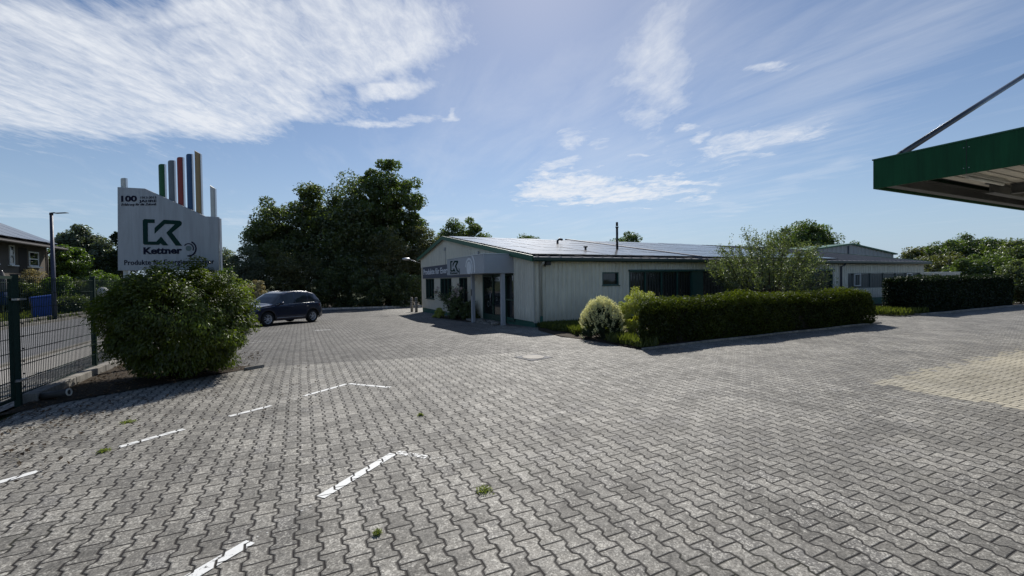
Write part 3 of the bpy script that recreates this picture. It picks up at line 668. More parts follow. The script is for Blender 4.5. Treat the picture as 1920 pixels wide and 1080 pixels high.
def hedge(name, x0, x1, y0, y1, H, mat, label, dens, leaf, seed, bumpz=.06, cut=.0, tint_top=.7, skew=0.):
    xc, yc = (x0+x1)/2, (y0+y1)/2; o = empty(name, (xc, yc, G(xc, yc)), label=label, cat='hedge'); r = np.random.default_rng(seed)
    Lx, Ly = x1-x0, y1-y0
    def surf(n, face):
        u = r.random(n); v = r.random(n)
        if face == 'f': p = np.stack([x0+u*Lx, np.full(n, y0), v*H], 1); nn = (0, -1, .15)
        elif face == 'b': p = np.stack([x0+u*Lx, np.full(n, y1), v*H], 1); nn = (0, 1, .15)
        elif face == 'l': p = np.stack([np.full(n, x0), y0+u*Ly, v*H], 1); nn = (-1, 0, .15)
        elif face == 'r': p = np.stack([np.full(n, x1), y0+u*Ly, v*H], 1); nn = (1, 0, .15)
        else: p = np.stack([x0+u*Lx, y0+v*Ly, np.full(n, H)], 1); nn = (0, 0, 1)
        nn = np.broadcast_to(np.array(nn, float), p.shape); return p, nn
    Ps = []; Ns = []
    for f, A in (('f', Lx*H), ('l', Ly*H), ('r', Ly*H), ('t', Lx*Ly), ('b', Lx*H*.4)):
        p, n = surf(int(A*dens), f); Ps.append(p); Ns.append(n)
    P = np.concatenate(Ps); N = np.concatenate(Ns)
    lump = .6*np.sin(P[:, 0]*1.05+2)*np.cos(P[:, 1]*1.5)+np.sin(P[:, 0]*2.3+1)*np.sin(P[:, 2]*3.1+P[:, 1]*2)*.5+np.sin(P[:, 0]*5.7+P[:, 1]*4.3)*np.cos(P[:, 2]*6+1)*.3+np.sin(P[:, 0]*13)*np.sin(P[:, 1]*11+P[:, 2]*12)*.2
    P[:, 0] += np.where(N[:, 0] < -.5, 0, 0)
    # rounded shoulders and a slight batter
    e = np.minimum.reduce([P[:, 0]-x0, x1-P[:, 0], P[:, 1]-y0, y1-P[:, 1]]); zt = P[:, 2]/H
    P = P+N*(lump*bumpz-.12*rng.random(len(P))**2)[:, None]
    P[:, 2] -= np.where(N[:, 2] > .5, .15*np.exp(-e/.16), 0); P -= N*(np.where(N[:, 2] < .5, .15*np.exp((zt-1)*7)+.10*np.exp(-zt*8), 0))[:, None]
    sh = (rng.random(len(P)) < .16) & (zt > .9); P[sh] += np.stack([0*P[sh, 0], 0*P[sh, 0], .11*rng.random(sh.sum())], 1)
    P[:, 0] += skew*(P[:, 1]-y0)/Ly*np.clip((x1-P[:, 0])/Lx, 0, 1)
    P[:, 2] += gz(P[:, 0], P[:, 1])-G(xc, yc); P[:, 0] -= xc; P[:, 1] -= yc
    P[:, 2] = np.maximum(P[:, 2], .04)
    nrm = unit(N*.35+np.array([0, 0, .45])+rng.normal(size=P.shape)*.5); ax = unit(N+np.array([0, 0, .35])+rng.normal(size=P.shape)*.55)
    tn = np.clip(-.02+.12*lump+.20*rng.random(len(P))+tint_top*np.clip((zt-.78)*4.5, 0, 1)*(.4+.9*rng.random(len(P)))*(1+.5*lump), 0, 1)  # top paler from new growth; shade of the sides painted into the tint
    leaf_mesh('foliage', P, nrm, leaf*(.6+.8*rng.random(len(P))), mat, 2.4, tn, .2, ax, o)
    m = MB(); q = .17; m.box(x0-xc+q+skew, x1-xc-q, y0-yc+q, y1-yc-q, .0, H-q-.03); m.build('light_block_core', TWIG, o, local=True)  # solid dark core added inside the hedge to block light
    return o
hedge('yew_hedge', 7.35, 17.75, 8.2, 9.55, 1.12, LF['yew'], 'long low clipped yew hedge with sunlit yellow green top in front of the hall', 2600, .075, 3, .13, skew=1.25)
hedge('conifer_hedge', 23.7, 33.9, 9.3, 10.6, 1.58, LF['thuja'], 'tall dark clipped conifer hedge in front of the far end of the hall', 1300, .10, 8, .05, tint_top=.25)

# multi-stemmed small tree between the hedge and the windows
def small_tree():
    x, y = 18.2, 12.2; zb = G(x, y); o = empty('small_tree', (x, y, zb), label='airy multi stemmed small tree with upright leafy shoots between hedge and hall windows', cat='tree')
    r = np.random.default_rng(21); t = MB(); Pl = []; Al = []
    for i in range(64):
        a = r.random()*6.28; sp_ = .35+2.1*r.random()**.7; hz = 3.9-.30*sp_**1.9*(.6+.6*r.random())-.5*r.random()
        e = np.array([math.cos(a)*sp_*1.12, math.sin(a)*sp_*.8, hz]); b = np.array([math.cos(a)*.12, math.sin(a)*.12, -.1])
        m = b+(e-b)*.45+np.array([math.cos(a)*.25, math.sin(a)*.25, -.2])*sp_*.4
        pts = [b+(m-b)*s for s in (0, .5, 1)]+[m+(e-m)*s+np.array([0, 0, .12*math.sin(3.14*s)]) for s in (.33, .66, 1)]
        t.tube([tuple(p) for p in pts], [.045, .035, .026, .016, .010, .004], 6)
        for j in range(26):                                  # side shoots with leaves
            s = .25+.75*r.random(); base = m+(e-m)*(s*1.25-.25) if s > .2 else m
            d = unit(r.normal(size=3)*.8+np.array([math.cos(a)*.6, math.sin(a)*.6, .75])); ln = .18+.42*r.random()
            if r.random() < .3: t.tube([tuple(base), tuple(base+d*ln)], [.006, .002], 4)
            k = int(10+9*r.random()); q = r.random((k, 1))
            Pl.append(base+d*ln*q+r.normal(size=(k, 3))*.055); Al.append(np.broadcast_to(d, (k, 3)))
        k = 44; q = r.random((k, 1)); Pl.append(m+(e-m)*(.4+.68*q)+r.normal(size=(k, 3))*.05); Al.append(np.broadcast_to(unit(e-m), (k, 3)))
    t.build('stems', BARK, o, local=True)
    P = np.concatenate(Pl); A = np.concatenate(Al)
    leaf_mesh('leaves', P, unit(rng.normal(size=P.shape)+np.array([0, 0, .5])), .06+.04*rng.random(len(P)), LF['apple'], 1.9, None, .2, unit(A+rng.normal(size=P.shape)*.7), o)
small_tree()

# grass and weeds
def blades(name, pts, mat, h, lean=.35, wd=6., **k):
    n = len(pts); P = np.asarray(pts, float); a = unit(rng.normal(size=(n, 3))*lean+np.array([0, 0, 1])); hh = h*(.5+rng.random(n))
    P[:, 2] += hh*.45; o = leaf_mesh(name, P, unit(np.cross(a, unit(rng.normal(size=(n, 3))))), hh, mat, wd, None, .1, a)
    return tag(o, **k)
def scatter(x0, x1, y0, y1, n, f=None):
    x = rng.uniform(x0, x1, n); y = rng.uniform(y0, y1, n)
    if f is not None: m = f(x, y); x, y = x[m], y[m]
    return np.stack([x, y, gz(x, y)+.02], 1)
def nz(x, y): return np.sin(x*2.1+y*1.3)+np.sin(x*.9-y*2.7+1)
pt = np.concatenate([scatter(7.2, 9.0, 10.6, 14.3, 9000, lambda x, y: (x > 7.6+.35*nz(x, y)*.3+.12*(y-12)) & (nz(x, y) > -1.1)), scatter(7.3, 8.6, 8.1, 9.5, 2600, lambda x, y: x < 7.9),
    scatter(8.2, 18, 12.4, 14.5, 9000)])
blades('grass_by_the_hedge', pt, LF['grass'], .20, kind='stuff', label='patchy tall green grass along the wall and between the shrubs', cat='grass')
blades('grass_by_the_far_hedge', scatter(21.8, 24.2, 9.1, 14.4, 7000), LF['grass'], .24, kind='stuff', label='long grass at the left end of the dark conifer hedge', cat='grass')
blades('grass_across_the_street', scatter(-16, -11.2, 10, 60, 9000), LF['grass'], .22, kind='stuff', label='rough grass verge beyond the street', cat='grass')
P = scatter(-3.55, -.9, 8.0, 13, 1500, lambda x, y: (y > 8.0+(x+3.6)*.86)); P[:, 2] += .01
P = np.concatenate([P, scatter(-3.3, .2, 6.2, 10, 260, lambda x, y: (y < 8.3+(x+3.6)*.86) & (rng.random(len(x)) < .7)), scatter(-3.4, -1.3, 5.0, 8.2, 1500, lambda x, y: (rng.random(len(x)) < np.clip((-1.4-x)/2.2, 0, 1)**1.5) & (np.sin(x*6+y*4)+np.sin(y*7-x*3) > -.3))])
o = leaf_mesh('leaf_litter', P, unit(rng.normal(size=P.shape)*.35+np.array([0, 0, 1])), .024+.04*rng.random(len(P)), LF['litter'], 1.8, None, .3); tag(o, 'brown dry leaves lying under the big bush', 'leaf litter', kind='stuff')
gw = 'weed tufts in the paving joints'
for i, (x, y, s_, lb) in enumerate([(1.28, 3.22, .075, 'bright green weed tuft in the joints right of the arrow shaped white mark'), (.42, 2.98, .028, 'small weed tuft in the joints near the bottom centre'), (-1.83, 5.75, .06, 'flat weed tuft at the lower end of a white dash'),
        (-1.95, 6.85, .09, 'pale weed patch above the long white dash left of centre'), (1.32, 5.45, .035, 'tiny weed tuft in mid paving')]):
    o = empty('weed_tuft', (x, y, G(x, y)), label=lb, cat='weed', group=gw)
    k = 170; s_ *= .85; P = np.stack([rng.normal(size=k)*s_*.45, rng.normal(size=k)*s_*.45, .004+.022*rng.random(k)], 1)
    leaf_mesh('leaves', P, unit(rng.normal(size=P.shape)*.5+np.array([0, 0, 1])), .016+.018*rng.random(k), LF['weed'], 3., None, .2, None, o)
# ------------------------------------------------------------------ painted metal, glass and other building materials
def streaked(name, col, rough=.5, amt=.35, spec=.5):
    if name in _mats: return _mats[name]
    s = NT(name); P = s.pos(); n = s.noise(P, 2.2, 5, .65, sc=(4, 4, .35)); b = s.noise(P, .5, 4, .6); f = s.noise(P, 9, 4, .6, sc=(3, 3, .25))
    sp = s.new('ShaderNodeSeparateXYZ'); s.link(P, sp.inputs[0]); low = s.math('SUBTRACT', 1., s.math('DIVIDE', s.math('SUBTRACT', sp.outputs[2], .05), .5, clamp=True))
    c = s.mix(1., col, s.ramp(n, [(.38, 1-amt), (.60, 1.04)]), 'MULTIPLY'); c = s.mix(1., c, s.ramp(b, [(.3, .88), (.7, 1.05)]), 'MULTIPLY'); c = s.mix(1., c, s.ramp(f, [(.3, 1-amt*.5), (.6, 1.0)]), 'MULTIPLY')
    c = s.mix(s.math('MULTIPLY', s.math('MULTIPLY', low, n), .55), c, (.16, .15, .10))
    s.bsdf(c, rough, 0, spec); _mats[name] = s.m; return s.m
M_ = {
 'cream': streaked('cream_cladding', (.78, .745, .63), .55, .12), 'plaster': plain('beige_render', (.66, .60, .47), .85, 0, .14, 2., bump=.004),
 'green': plain('green_painted_metal', (.020, .11, .055), .45, 0, .2, 3), 'plinth': plain('green_plinth_paint', (.028, .12, .085), .7, 0, .3, 2),
 'teal': plain('teal_window_frames', (.022, .085, .075), .45), 'grey': plain('grey_fascia_sheet', (.40, .42, .45), .42, 0, .08, 1.),
 'darkgrey': plain('dark_grey_board', (.085, .095, .125), .6), 'roof': plain('grey_roof_sheet', (.24, .24, .25), .8, .0, .25, 1., spec=.2),
 'alu': plain('brushed_aluminium', (.55, .56, .58), .35, .8, .1), 'white': plain('white_paint', (.72, .73, .72), .45), 'black': plain('black_plastic', (.015, .015, .016), .4),
 'steel': plain('galvanised_steel', (.42, .43, .44), .4, .7, .2), 'anth': plain('anthracite_green_coating', (.010, .028, .022), .7, spec=.2),
 'pipe': plain('off_white_downpipe', (.48, .47, .41), .5), 'sign': streaked('silver_sign_sheet', (.36, .38, .41), .45, .14),
 'logo': plain('dark_green_lettering', (.004, .032, .026), .75, spec=.15), 'navy': plain('dark_blue_lettering', (.008, .010, .03), .75, spec=.15), 'blue': plain('blue_plastic', (.012, .06, .33), .45, 0, .2),
 'lamp': plain('street_lamp_steel', (.035, .04, .075), .5), 'stone': plain('field_stone', (.26, .24, .21), .85, 0, .4, 8, bump=.02), 'bollard': plain('weathered_grey_bollard', (.30, .28, .25), .8, 0, .35, 7),
 'wallwhite': plain('whitewashed_wall', (.55, .54, .50), .8, 0, .2, 1.), 'houseW': plain('house_render', (.105, .09, .075), .85, 0, .15, 1.5), 'wood': plain('dark_stained_timber', (.016, .012, .011), .7, 0, .3, 4),
 'curtain': plain('pale_vertical_blinds', (.16, .17, .165), .8), 'tyre': plain('tyre_rubber', (.012, .012, .012), .8), 'soffit': plain('dirty_white_soffit_sheet', (.66, .63, .57), .7, 0, .3, 2),
 'beam': plain('grey_steel_beam', (.13, .135, .14), .5, .3, .3, 3), 'canopy': streaked('dark_green_fascia_sheet', (.010, .085, .032), .5, .25, .2),
}
GL = glass_dark('dark_window_glass'); 
def mat_pv():
    s = NT('solar_glass'); v = s.coord(); n = s.noise(v, 1.5, 3)
    s.bsdf(s.mix(n, (.010, .014, .03), (.03, .037, .055)), .20, 0, 1., s.bump(s.noise(v, 3, 2), .1, .01)); return s.m
PV = mat_pv()
def ribs(mb, ax, fixed, a0, a1, z0, z1, out, pitch=.2, d=.042):
    """vertical trapezoid sheet between a0 and a1 along axis ax at the plane `fixed`; z0/z1 numbers or functions"""
    a0, a1 = min(a0, a1), max(a0, a1); pr = [(0, 0), (.07, 0), (.095, 1), (.175, 1), (.2, 0)]
    pts = [(a0, 0)]; k = math.floor(a0/pitch)
    while k*pitch < a1:
        for (t, h) in pr[:-1]:
            a = k*pitch+t*pitch/.2
            if a0 < a < a1: pts.append((a, h*d))
        k += 1
    pts.append((a1, 0)); f0 = z0 if callable(z0) else (lambda a: z0); f1 = z1 if callable(z1) else (lambda a: z1)
    vs = []
    for a, h in pts:
        q = fixed+out*h
        for z in (f0(a), f1(a)): vs.append((a, q, z) if ax == 'x' else (q, a, z))
    fs = [(2*i, 2*i+1, 2*i+3, 2*i+2) for i in range(len(pts)-1)]
    mb.add(vs, fs)
def text_mesh(name, txt, mat, w_, h_, origin, xdir, zdir, parent, depth=.006, bold=.0, shear=0., spacing=1., **k):
    cu = bpy.data.curves.new(name, 'FONT'); cu.body = txt; cu.extrude = .02; cu.offset = bold; cu.space_character = spacing; cu.resolution_u = 3; cu.shear = shear
    o = bpy.data.objects.new(name, cu); COL.objects.link(o); bpy.context.view_layer.update()
    me = bpy.data.meshes.new_from_object(o.evaluated_get(bpy.context.evaluated_depsgraph_get())); bpy.data.objects.remove(o)
    co = np.empty(len(me.vertices)*3); me.vertices.foreach_get('co', co); co = co.reshape(-1, 3)
    mn, mxx = co.min(0), co.max(0); s = (co-mn)/(mxx-mn); X = Vector(xdir).normalized(); Z = Vector(zdir).normalized(); Y = Z.cross(X)
    O = Vector(origin); P = np.array(O)+s[:, :1]*w_*np.array(X)+s[:, 1:2]*h_*np.array(Z)+(s[:, 2:]-.5)*2*depth*np.array(X.cross(Z))
    if parent is not None:
        inv = np.array(world_of(parent).inverted()); P = P@inv[:3, :3].T+inv[:3, 3]
    me.vertices.foreach_set('co', P.ravel()); me.materials.clear(); me.materials.append(mat); me.update()
    ob = bpy.data.objects.new(name, me); COL.objects.link(ob); ob.parent = parent; return tag(ob, **k)

# ------------------------------------------------------------------ the long hall
YF, XG = 14.67, 8.0; YB, YR, ZR, SL = 32.0, 25.9, 4.40, .1605
def roof_z(y): return ZR-SL*abs(y-YR)
def hall():
    b = empty('company_hall', (XG, YF, G(XG, YF)), label='long low cream company hall with green trim and solar panels on its roof', cat='building')
    pt = .09
    # plinth
    m = MB(); m.box(XG+.03, 38.1, YF+.03, YB-.05, -.9, pt); m.build('plinth', M_['plinth'], b)
    m = MB(); m.box(28.3, 38.15, YF-.05, YF+.03, -.3, .33); m.build('plinth', M_['plinth'], b)
    # inner core keeps the building closed
    m = MB()
    m.prism([(YF+.35, pt), (YB-.35, pt), (YB-.35, roof_z(YB-.35)-.16), (YR, ZR-.16), (YF+.35, roof_z(YF+.35)-.16)], 'x', XG+.3, 37.8); m.build('inner_wall', M_['darkgrey'], b)
    # front (long) wall
    m = MB(); F = lambda x0, x1, z0, z1: ribs(m, 'x', YF, x0, x1, z0, z1, -1)
    F(XG, 11.2, pt, 2.5); F(11.2, 12.05, pt, 1.43); F(11.2, 12.05, 1.97, 2.5); F(12.05, 12.61, pt, 2.5); F(12.61, 27.5, 2.06, 2.5); F(12.61, 27.5, pt, .82)
    F(27.5, 29.04, pt, 2.5); F(29.04, 37.66, pt, .92); F(29.04, 37.66, 1.84, 2.5); F(37.66, 38.17, pt, 2.5)
    m.build('wall', M_['cream'], b)
    # gable wall: ribbed above and near the corner, rendered around the windows
    m = MB(); H_ = lambda y0, y1, z0, z1: ribs(m, 'y', XG, y0, y1, z0, z1, -1, .2)
    rz = lambda y: roof_z(y)-.05
    H_(YF, 16.4, pt, rz); H_(16.4, 21.2, 1.98, rz); H_(21.2, YB, 2.72, rz); H_(19.8, 21.25, -.2, 1.98); m.build('wall', M_['cream'], b)
    m = MB()
    for (y0, y1, z0, z1) in [(21.25, 22.1, -.2, 2.72), (22.1, 23.45, -.2, .5), (22.1, 23.45, 1.88, 2.72), (23.45, 24.85, -.2, 2.72), (24.85, 27.15, -.2, .5), (24.85, 27.15, 1.88, 2.72), (27.15, 28.6, -.2, 2.72),
                             (28.6, 30.75, -.2, .5), (28.6, 30.75, 1.88, 2.72), (30.75, YB, -.2, 2.72)]: m.box(XG-.005, XG+.12, y0, y1, z0, z1)
    m.box(37.9, 38.17, YF+.02, YB, pt, 2.4); m.box(XG, 38.17, YB-.1, YB, -.2, 3.2); m.build('rendered_wall', M_['plaster'], b)
    m = MB(); m.box(XG-.03, XG+.03, YF-.035, YF+.05, pt-.02, 2.55); m.box(XG-.03, XG+.10, 21.2, 21.3, .0, 1.98); m.box(27.5, 27.62, YF-.04, YF+.02, pt, 2.5); m.box(XG-.03, 38.2, YF-.04, YF-.002, pt-.05, pt); m.build('corner_trim', M_['pipe'], b)
    # roof: two slopes, gutter, verges
    m = MB(); x0, x1 = XG-.18, 38.35
    for y0, y1 in ((YF-.28, YR), (YR, YB+.3)):
        z0, z1 = roof_z(y0), roof_z(y1); m.add([(x0, y0, z0), (x1, y0, z0), (x1, y1, z1), (x0, y1, z1), (x0, y0, z0-.1), (x1, y0, z0-.1), (x1, y1, z1-.1), (x0, y1, z1-.1)], [(0,1,2,3),(4,7,6,5),(0,4,5,1),(1,5,6,2),(2,6,7,3),(3,7,4,0)])
    roof = m.build('roof', M_['roof'], b)
    m = MB()
    for k in range(int((x1-x0)/.5)):                       # standing seams
        x = x0+.25+k*.5
        for y0, y1 in ((YF-.27, YR), (YR, YB+.28)):
            z0, z1 = roof_z(y0), roof_z(y1); m.add([(x-.012, y0, z0), (x+.012, y0, z0), (x+.012, y1, z1), (x-.012, y1, z1), (x-.012, y0, z0+.03), (x+.012, y0, z0+.03), (x+.012, y1, z1+.03), (x-.012, y1, z1+.03)], [(0,1,2,3),(4,7,6,5),(0,4,5,1),(1,5,6,2),(2,6,7,3),(3,7,4,0)])
    m.build('standing_seams', M_['roof'], roof)
    for (xa, xb) in ((XG-.24, XG-.183), (38.353, 38.41)):
        m = MB()
        for y0, y1 in ((YF-.30, YR), (YR, YB+.32)):
            z0, z1 = roof_z(y0), roof_z(y1); m.add([(xa, y0, z0-.17), (xb, y0, z0-.17), (xb, y1, z1-.17), (xa, y1, z1-.17), (xa, y0, z0+.05), (xb, y0, z0+.05), (xb, y1, z1+.05), (xa, y1, z1+.05)], [(0,3,2,1),(4,5,6,7),(0,1,5,4),(1,2,6,5),(2,3,7,6),(3,0,4,7)])
        m.build('verge_trim', M_['green'], roof)
    m = MB(); zg = roof_z(YF-.28)
    m.prism([(YF-.42, zg-.03), (YF-.29, zg-.03), (YF-.29, zg-.14), (YF-.33, zg-.17), (YF-.39, zg-.17), (YF-.42, zg-.13)], 'x', XG-.2, 38.3); m.build('gutter', plain('dark_green_gutter', (.018, .045, .036), .4), roof)
    m = MB(); m.box(XG, 38.17, YF-.26, YF+.02, 2.44, 2.50); m.build('soffit', M_['darkgrey'], roof)
    m = MB(); m.box(16.62, 16.9, YF-.1, YR, 0, 0); m.v = [(x, y, roof_z(y)+(.13 if i >= 4 else .0)) for i, (x, y, z) in enumerate(m.v)]; m.build('fire_wall_capping', M_['darkgrey'], roof)
    # solar panels
    sl = math.atan(SL); cs = math.cos(sl); n = 0
    cols = [7.92+1.235*i for i in range(7)]+[17.0+1.235*i for i in range(9)]
    g = MB(); f = MB(); pw, ph, th = 1.19, 1.71, .035; g.box(.02, pw-.02, .02, ph-.02, .032, .038); f.box(0, pw, 0, ph, 0, .033)
    proto_f = f.build('solar_panel', plain('dark_anodised_frame', (.10, .10, .11), .4, .4), b, local=True); proto_g = g.build('glass', PV, proto_f, local=True)
    first = True
    for cx in cols:
        for r in range(6):
            d = .06+r*(ph+.06); y = YF-.05+d*cs; z = roof_z(y)+.06
            if cx < 9.4 and r == 0 and False: continue
            if first: pf, first = proto_f, False
            else:
                pf = proto_f.copy(); COL.objects.link(pf); pf.parent = b
                pg = proto_g.copy(); COL.objects.link(pg); pg.parent = pf
            pf.location = (cx-XG, y-YF, z-G(XG, YF)); pf.rotation_euler = (sl+random.uniform(-.006, .006), random.uniform(-.006, .006), 0)
    # windows of the long side
    def window(ax, fixed, a0, a1, z0, z1, out, mull=(), mat=M_['teal'], head=0., sill=True, blinds=0, fr=.045, name='window', bm=None):
        """recessed window; frame with mullions, pane and sill"""
        def bx(m, a, b_, o0, o1, za, zb):
            lo, hi = sorted((fixed+out*o0, fixed+out*o1)); m.box(*((a, b_, lo, hi) if ax == 'x' else (lo, hi, a, b_)), za, zb)
        m = MB()
        bx(m, a0, a0+fr, -.14, .012, z0, z1); bx(m, a1-fr, a1, -.14, .012, z0, z1); bx(m, a0+fr, a1-fr, -.14, .012, z1-fr-head, z1); bx(m, a0+fr, a1-fr, -.14, .0, z0, z0+fr)
        for q in mull: bx(m, q-.03, q+.03, -.13, -.02, z0+fr, z1-fr-head)
        w_ = m.build(name, mat, b)
        m = MB(); bx(m, a0+fr, a1-fr, -.085, -.075, z0+fr, z1-fr-head); m.build('pane', GL, w_)
        if blinds:
            m = MB(); a = a0+fr+.02
            while a < a1-fr-.05: bx(m, a, a+blinds*(.6 if bm is None else .93), -.074, -.072, z0+fr+.01, z1-fr-head-.02); a += blinds
            m.build('blinds', (bm or plain('dim_blinds_behind_glass', (.017, .024, .024), .4)), w_)
        if sill: m = MB(); bx(m, a0-.05, a1+.05, -.02, .06, z0-.035, z0-.002); m.build('sill', mat, w_)
        return w_
    window('x', YF, 11.2, 12.05, 1.43, 1.97, -1)
    window('x', YF, 12.61, 16.35, .82, 2.06, -1, (13.55, 14.5, 15.45), head=.06, blinds=.16)
    window('x', YF, 17.0, 22.2, .82, 2.06, -1, (18.7, 20.4), head=.06, blinds=.1)
    window('x', YF, 22.25, 27.5, .82, 2.06, -1, (24., 25.8), head=.06, blinds=.1)
    m = MB(); m.box(16.36, 16.99, YF-.02, YF+.06, .12, 2.0); d = m.build('door', M_['teal'], b)
    m = MB(); m.box(12.55, 27.55, YF-.13, YF-.03, 2.0, 2.075); m.build('sun_awning_box', M_['teal'], b)
    window('x', YF, 29.04, 37.66, .92, 1.84, -1, (30.1, 31.6, 33.1, 34.6, 36.1), mat=plain('grey_green_frames', (.13, .16, .16), .5), blinds=.28, sill=False, bm=plain('grey_green_curtain', (.085, .10, .10), .6))
    for xx in (29.75, 35.9):
        m = MB()
        for q in ((xx, xx+.05, 1.06, 1.80), (xx+.62, xx+.67, 1.06, 1.80), (xx+.05, xx+.62, 1.06, 1.11), (xx+.05, xx+.62, 1.75, 1.80)): m.box(q[0], q[1], YF-.03, YF+.03, q[2], q[3])
        m.build('window_casement', M_['white'], b)
    # windows of the gable
    dk = plain('dark_green_frames', (.012, .05, .035), .5)
    for (y0, y1) in ((28.6, 30.75), (24.85, 27.15), (22.1, 23.45)): window('y', XG, y0, y1, .5, 1.88, -1, tuple(y0+(y1-y0)*t for t in ((.36, .68) if y1-y0 > 2 else (.5,))), mat=dk, blinds=.0)
    window('y', XG, 16.42, 17.3, -.05, 1.94, -1, (), mat=dk, sill=False)
    m = MB(); m.box(XG-.02, XG+.05, 16.46, 17.26, .82, .9); m.build('window_rail', dk, b)
    m = MB()
    for q in ((17.3, 17.42), (18.5, 18.6), (19.68, 19.8)): m.box(XG-.06, XG+.02, *q, -.25, 1.98)
    m.box(XG-.06, XG+.02, 17.42, 19.68, 1.86, 1.98); m.box(XG-.055, XG+.02, 17.42, 19.68, -.25, .12)
    door = m.build('entrance_door', dk, b); m = MB(); m.box(XG-.02, XG-.01, 17.42, 19.68, .12, 1.86); m.build('pane', GL, door)
    m = MB(); m.tube([(XG-.13, 18.68, .55), (XG-.13, 18.68, 1.3)], .018, 8); m.tube([(XG-.13, 18.68, .6), (XG-.05, 18.68, .6)], .01, 6); m.tube([(XG-.13, 18.68, 1.25), (XG-.05, 18.68, 1.25)], .01, 6); m.build('handle', M_['steel'], door)
    m = MB()                                               # ring stickers on the glass
    for (yy, zz, rr) in ((19.1, .6, .14), (19.1, 1.25, .08), (18.1, .85, .09)):
        for k in range(22):
            a = k*.285; a2 = a+.17
            m.add([(XG-.0625, yy+rr*math.cos(t)*q, zz+rr*math.sin(t)*q) for t in (a, a2) for q in (1, .72)], [(0, 1, 3, 2)])
    m.build('door_sticker', plain('frosted_sticker', (.30, .32, .32), .7), door)
    m = MB(); m.box(7.2, XG-.01, 17.2, 20.2, -.45, G(7.6, 18.5)+.07); m.build('door_step', CONC, b, bevel=.01)
    # porch box with logo
    px0, py0, py1, pz0, pz1 = 6.62, 16.35, 21.25, 1.985, 2.765
    m = MB(); m.box(px0, XG-.03, py0, py1, pz0, pz1); porch = m.build('porch_canopy', M_['grey'], b, bevel=.015)
    m = MB(); m.box(px0-.02, XG-.03, py0-.02, py1+.02, pz1+.002, pz1+.03); m.build('coping', M_['alu'], porch)
    for (x, y, w2) in ((7.5, 16.48, .08), (7.12, 18.95, .075)):
        m = MB(); m.box(x-w2, x+w2, y-w2, y+w2, G(x, y)-.2, pz0-.003); m.build('porch_column', M_['grey'], b, bevel=.008)
    m = MB(); m.box(7.03, 7.045, 18.9, 19.0, 1.0, 1.3); m.build('bell_plate', M_['black'], b)
    # K logo on the porch (reads towards -Y to the right)
    def K(poly, name, mat, par): 
        mm = MB(); [mm.prism([(19.9+.0-(q[0])*1.0, 2.07+q[1]) for q in p], 'x', px0-.012, px0-.002) for p in poly]; return mm.build(name, mat, par)
    Kp = logo_polys(1.2, .55)
    Kp = [[(u-.8, v+.06) for (u, v) in p] for p in Kp]
    K(Kp, 'logo', M_['logo'], porch)
    text_mesh('company_name', 'Kettner', M_['logo'], 1.15, .10, (px0-.008, 20.72, 2.03), (0, -1, 0), (0, 0, 1), porch, bold=.01)
    mm = MB(); arc(mm, 19.45, 2.13, .12, .15, -70, 90, px0-.012); arc(mm, 19.45, 2.13, 0, .05, 0, 359, px0-.012); mm.build('logo_dot', M_['logo'], porch)
    mm = MB(); cz = 2.24
    arc(mm, 18.05, cz, 0, .30, 0, 360, px0-.012, zmin=pz0+.01); arc(mm, 18.05, cz, .36, .46, -40, 172, px0-.012, zmin=pz0+.01, zmax=pz1-.01); arc(mm, 18.0, cz, .58, .70, -18, 62, px0-.012, zmin=pz0+.01, zmax=pz1-.01)
    mm.build('ring_emblem', plain('pale_grey_film', (.80, .82, .83), .5), porch)
    # lettering board on the gable
    m = MB(); m.box(XG-.05, XG-.012, 21.3, 31.45, 1.905, 2.71); brd = m.build('lettering_board', M_['darkgrey'], b)
    text_mesh('lettering', 'Produkte für Energieversorger', plain('white_lettering', (.88, .88, .90), .5), 9.6, .50, (XG-.058, 31.15, 2.06), (0, -1, 0), (0, 0, 1), brd, bold=.012)
    # downpipes, lamps, camera, wall lights, vents
    for x in (8.25, 28.2):
        m = MB(); m.tube([(x, YF-.33, zg-.14), (x, YF-.28, zg-.24), (x, YF-.10, zg-.34), (x, YF-.10, .3)], .048, 10); dp = m.build('downpipe', M_['pipe'] if x < 10 else M_['darkgrey'], b)
        m = MB(); m.tube([(x, YF-.10, .3), (x, YF-.10, G(x, YF)-.1)], .055, 10); m.build('pipe_foot', M_['plinth'], dp)
    m = MB(); m.box(8.42, 8.5, YF-.05, YF-.03, 2.2, 2.4); m.tube([(8.46, YF-.05, 2.34), (8.46, YF-.2, 2.36)], .015, 6); m.box(8.36, 8.56, YF-.34, YF-.18, 2.24, 2.42); m.build('floodlight', M_['black'], b, bevel=.01)
    m = MB(); m.tube([(XG, 32.0, 3.05), (XG-.55, 31.9, 3.2), (XG-.9, 31.85, 3.32)], .022, 8); m.ball((XG-1.15, 31.8, 3.34), .2, 14, 8, (1.5, .7, .45)); m.build('arm_lamp', M_['alu'], b)
    m = MB(); m.box(XG-.1, XG-.03, 25.75, 25.95, 3.55, 3.75); m.tube([(XG-.05, 25.85, 3.55), (XG-.05, 25.85, 2.72)], .012, 6); m.build('wall_light', M_['steel'], b)
    m = MB(); m.cyl((XG-.09, 20.2, 3.0), .05, .14, 8); m.build('wall_light', M_['steel'], b)
    yv = 18.0; m = MB(); m.tube([(14.72, yv, roof_z(yv)-.1), (14.72, yv, 4.35)], .06, 12); m.cyl((14.72, yv, 4.33), .085, .05, 12); m.cyl((14.72, yv, 4.41), .06, .2, 12); m.build('flue_pipe', M_['black'], b)
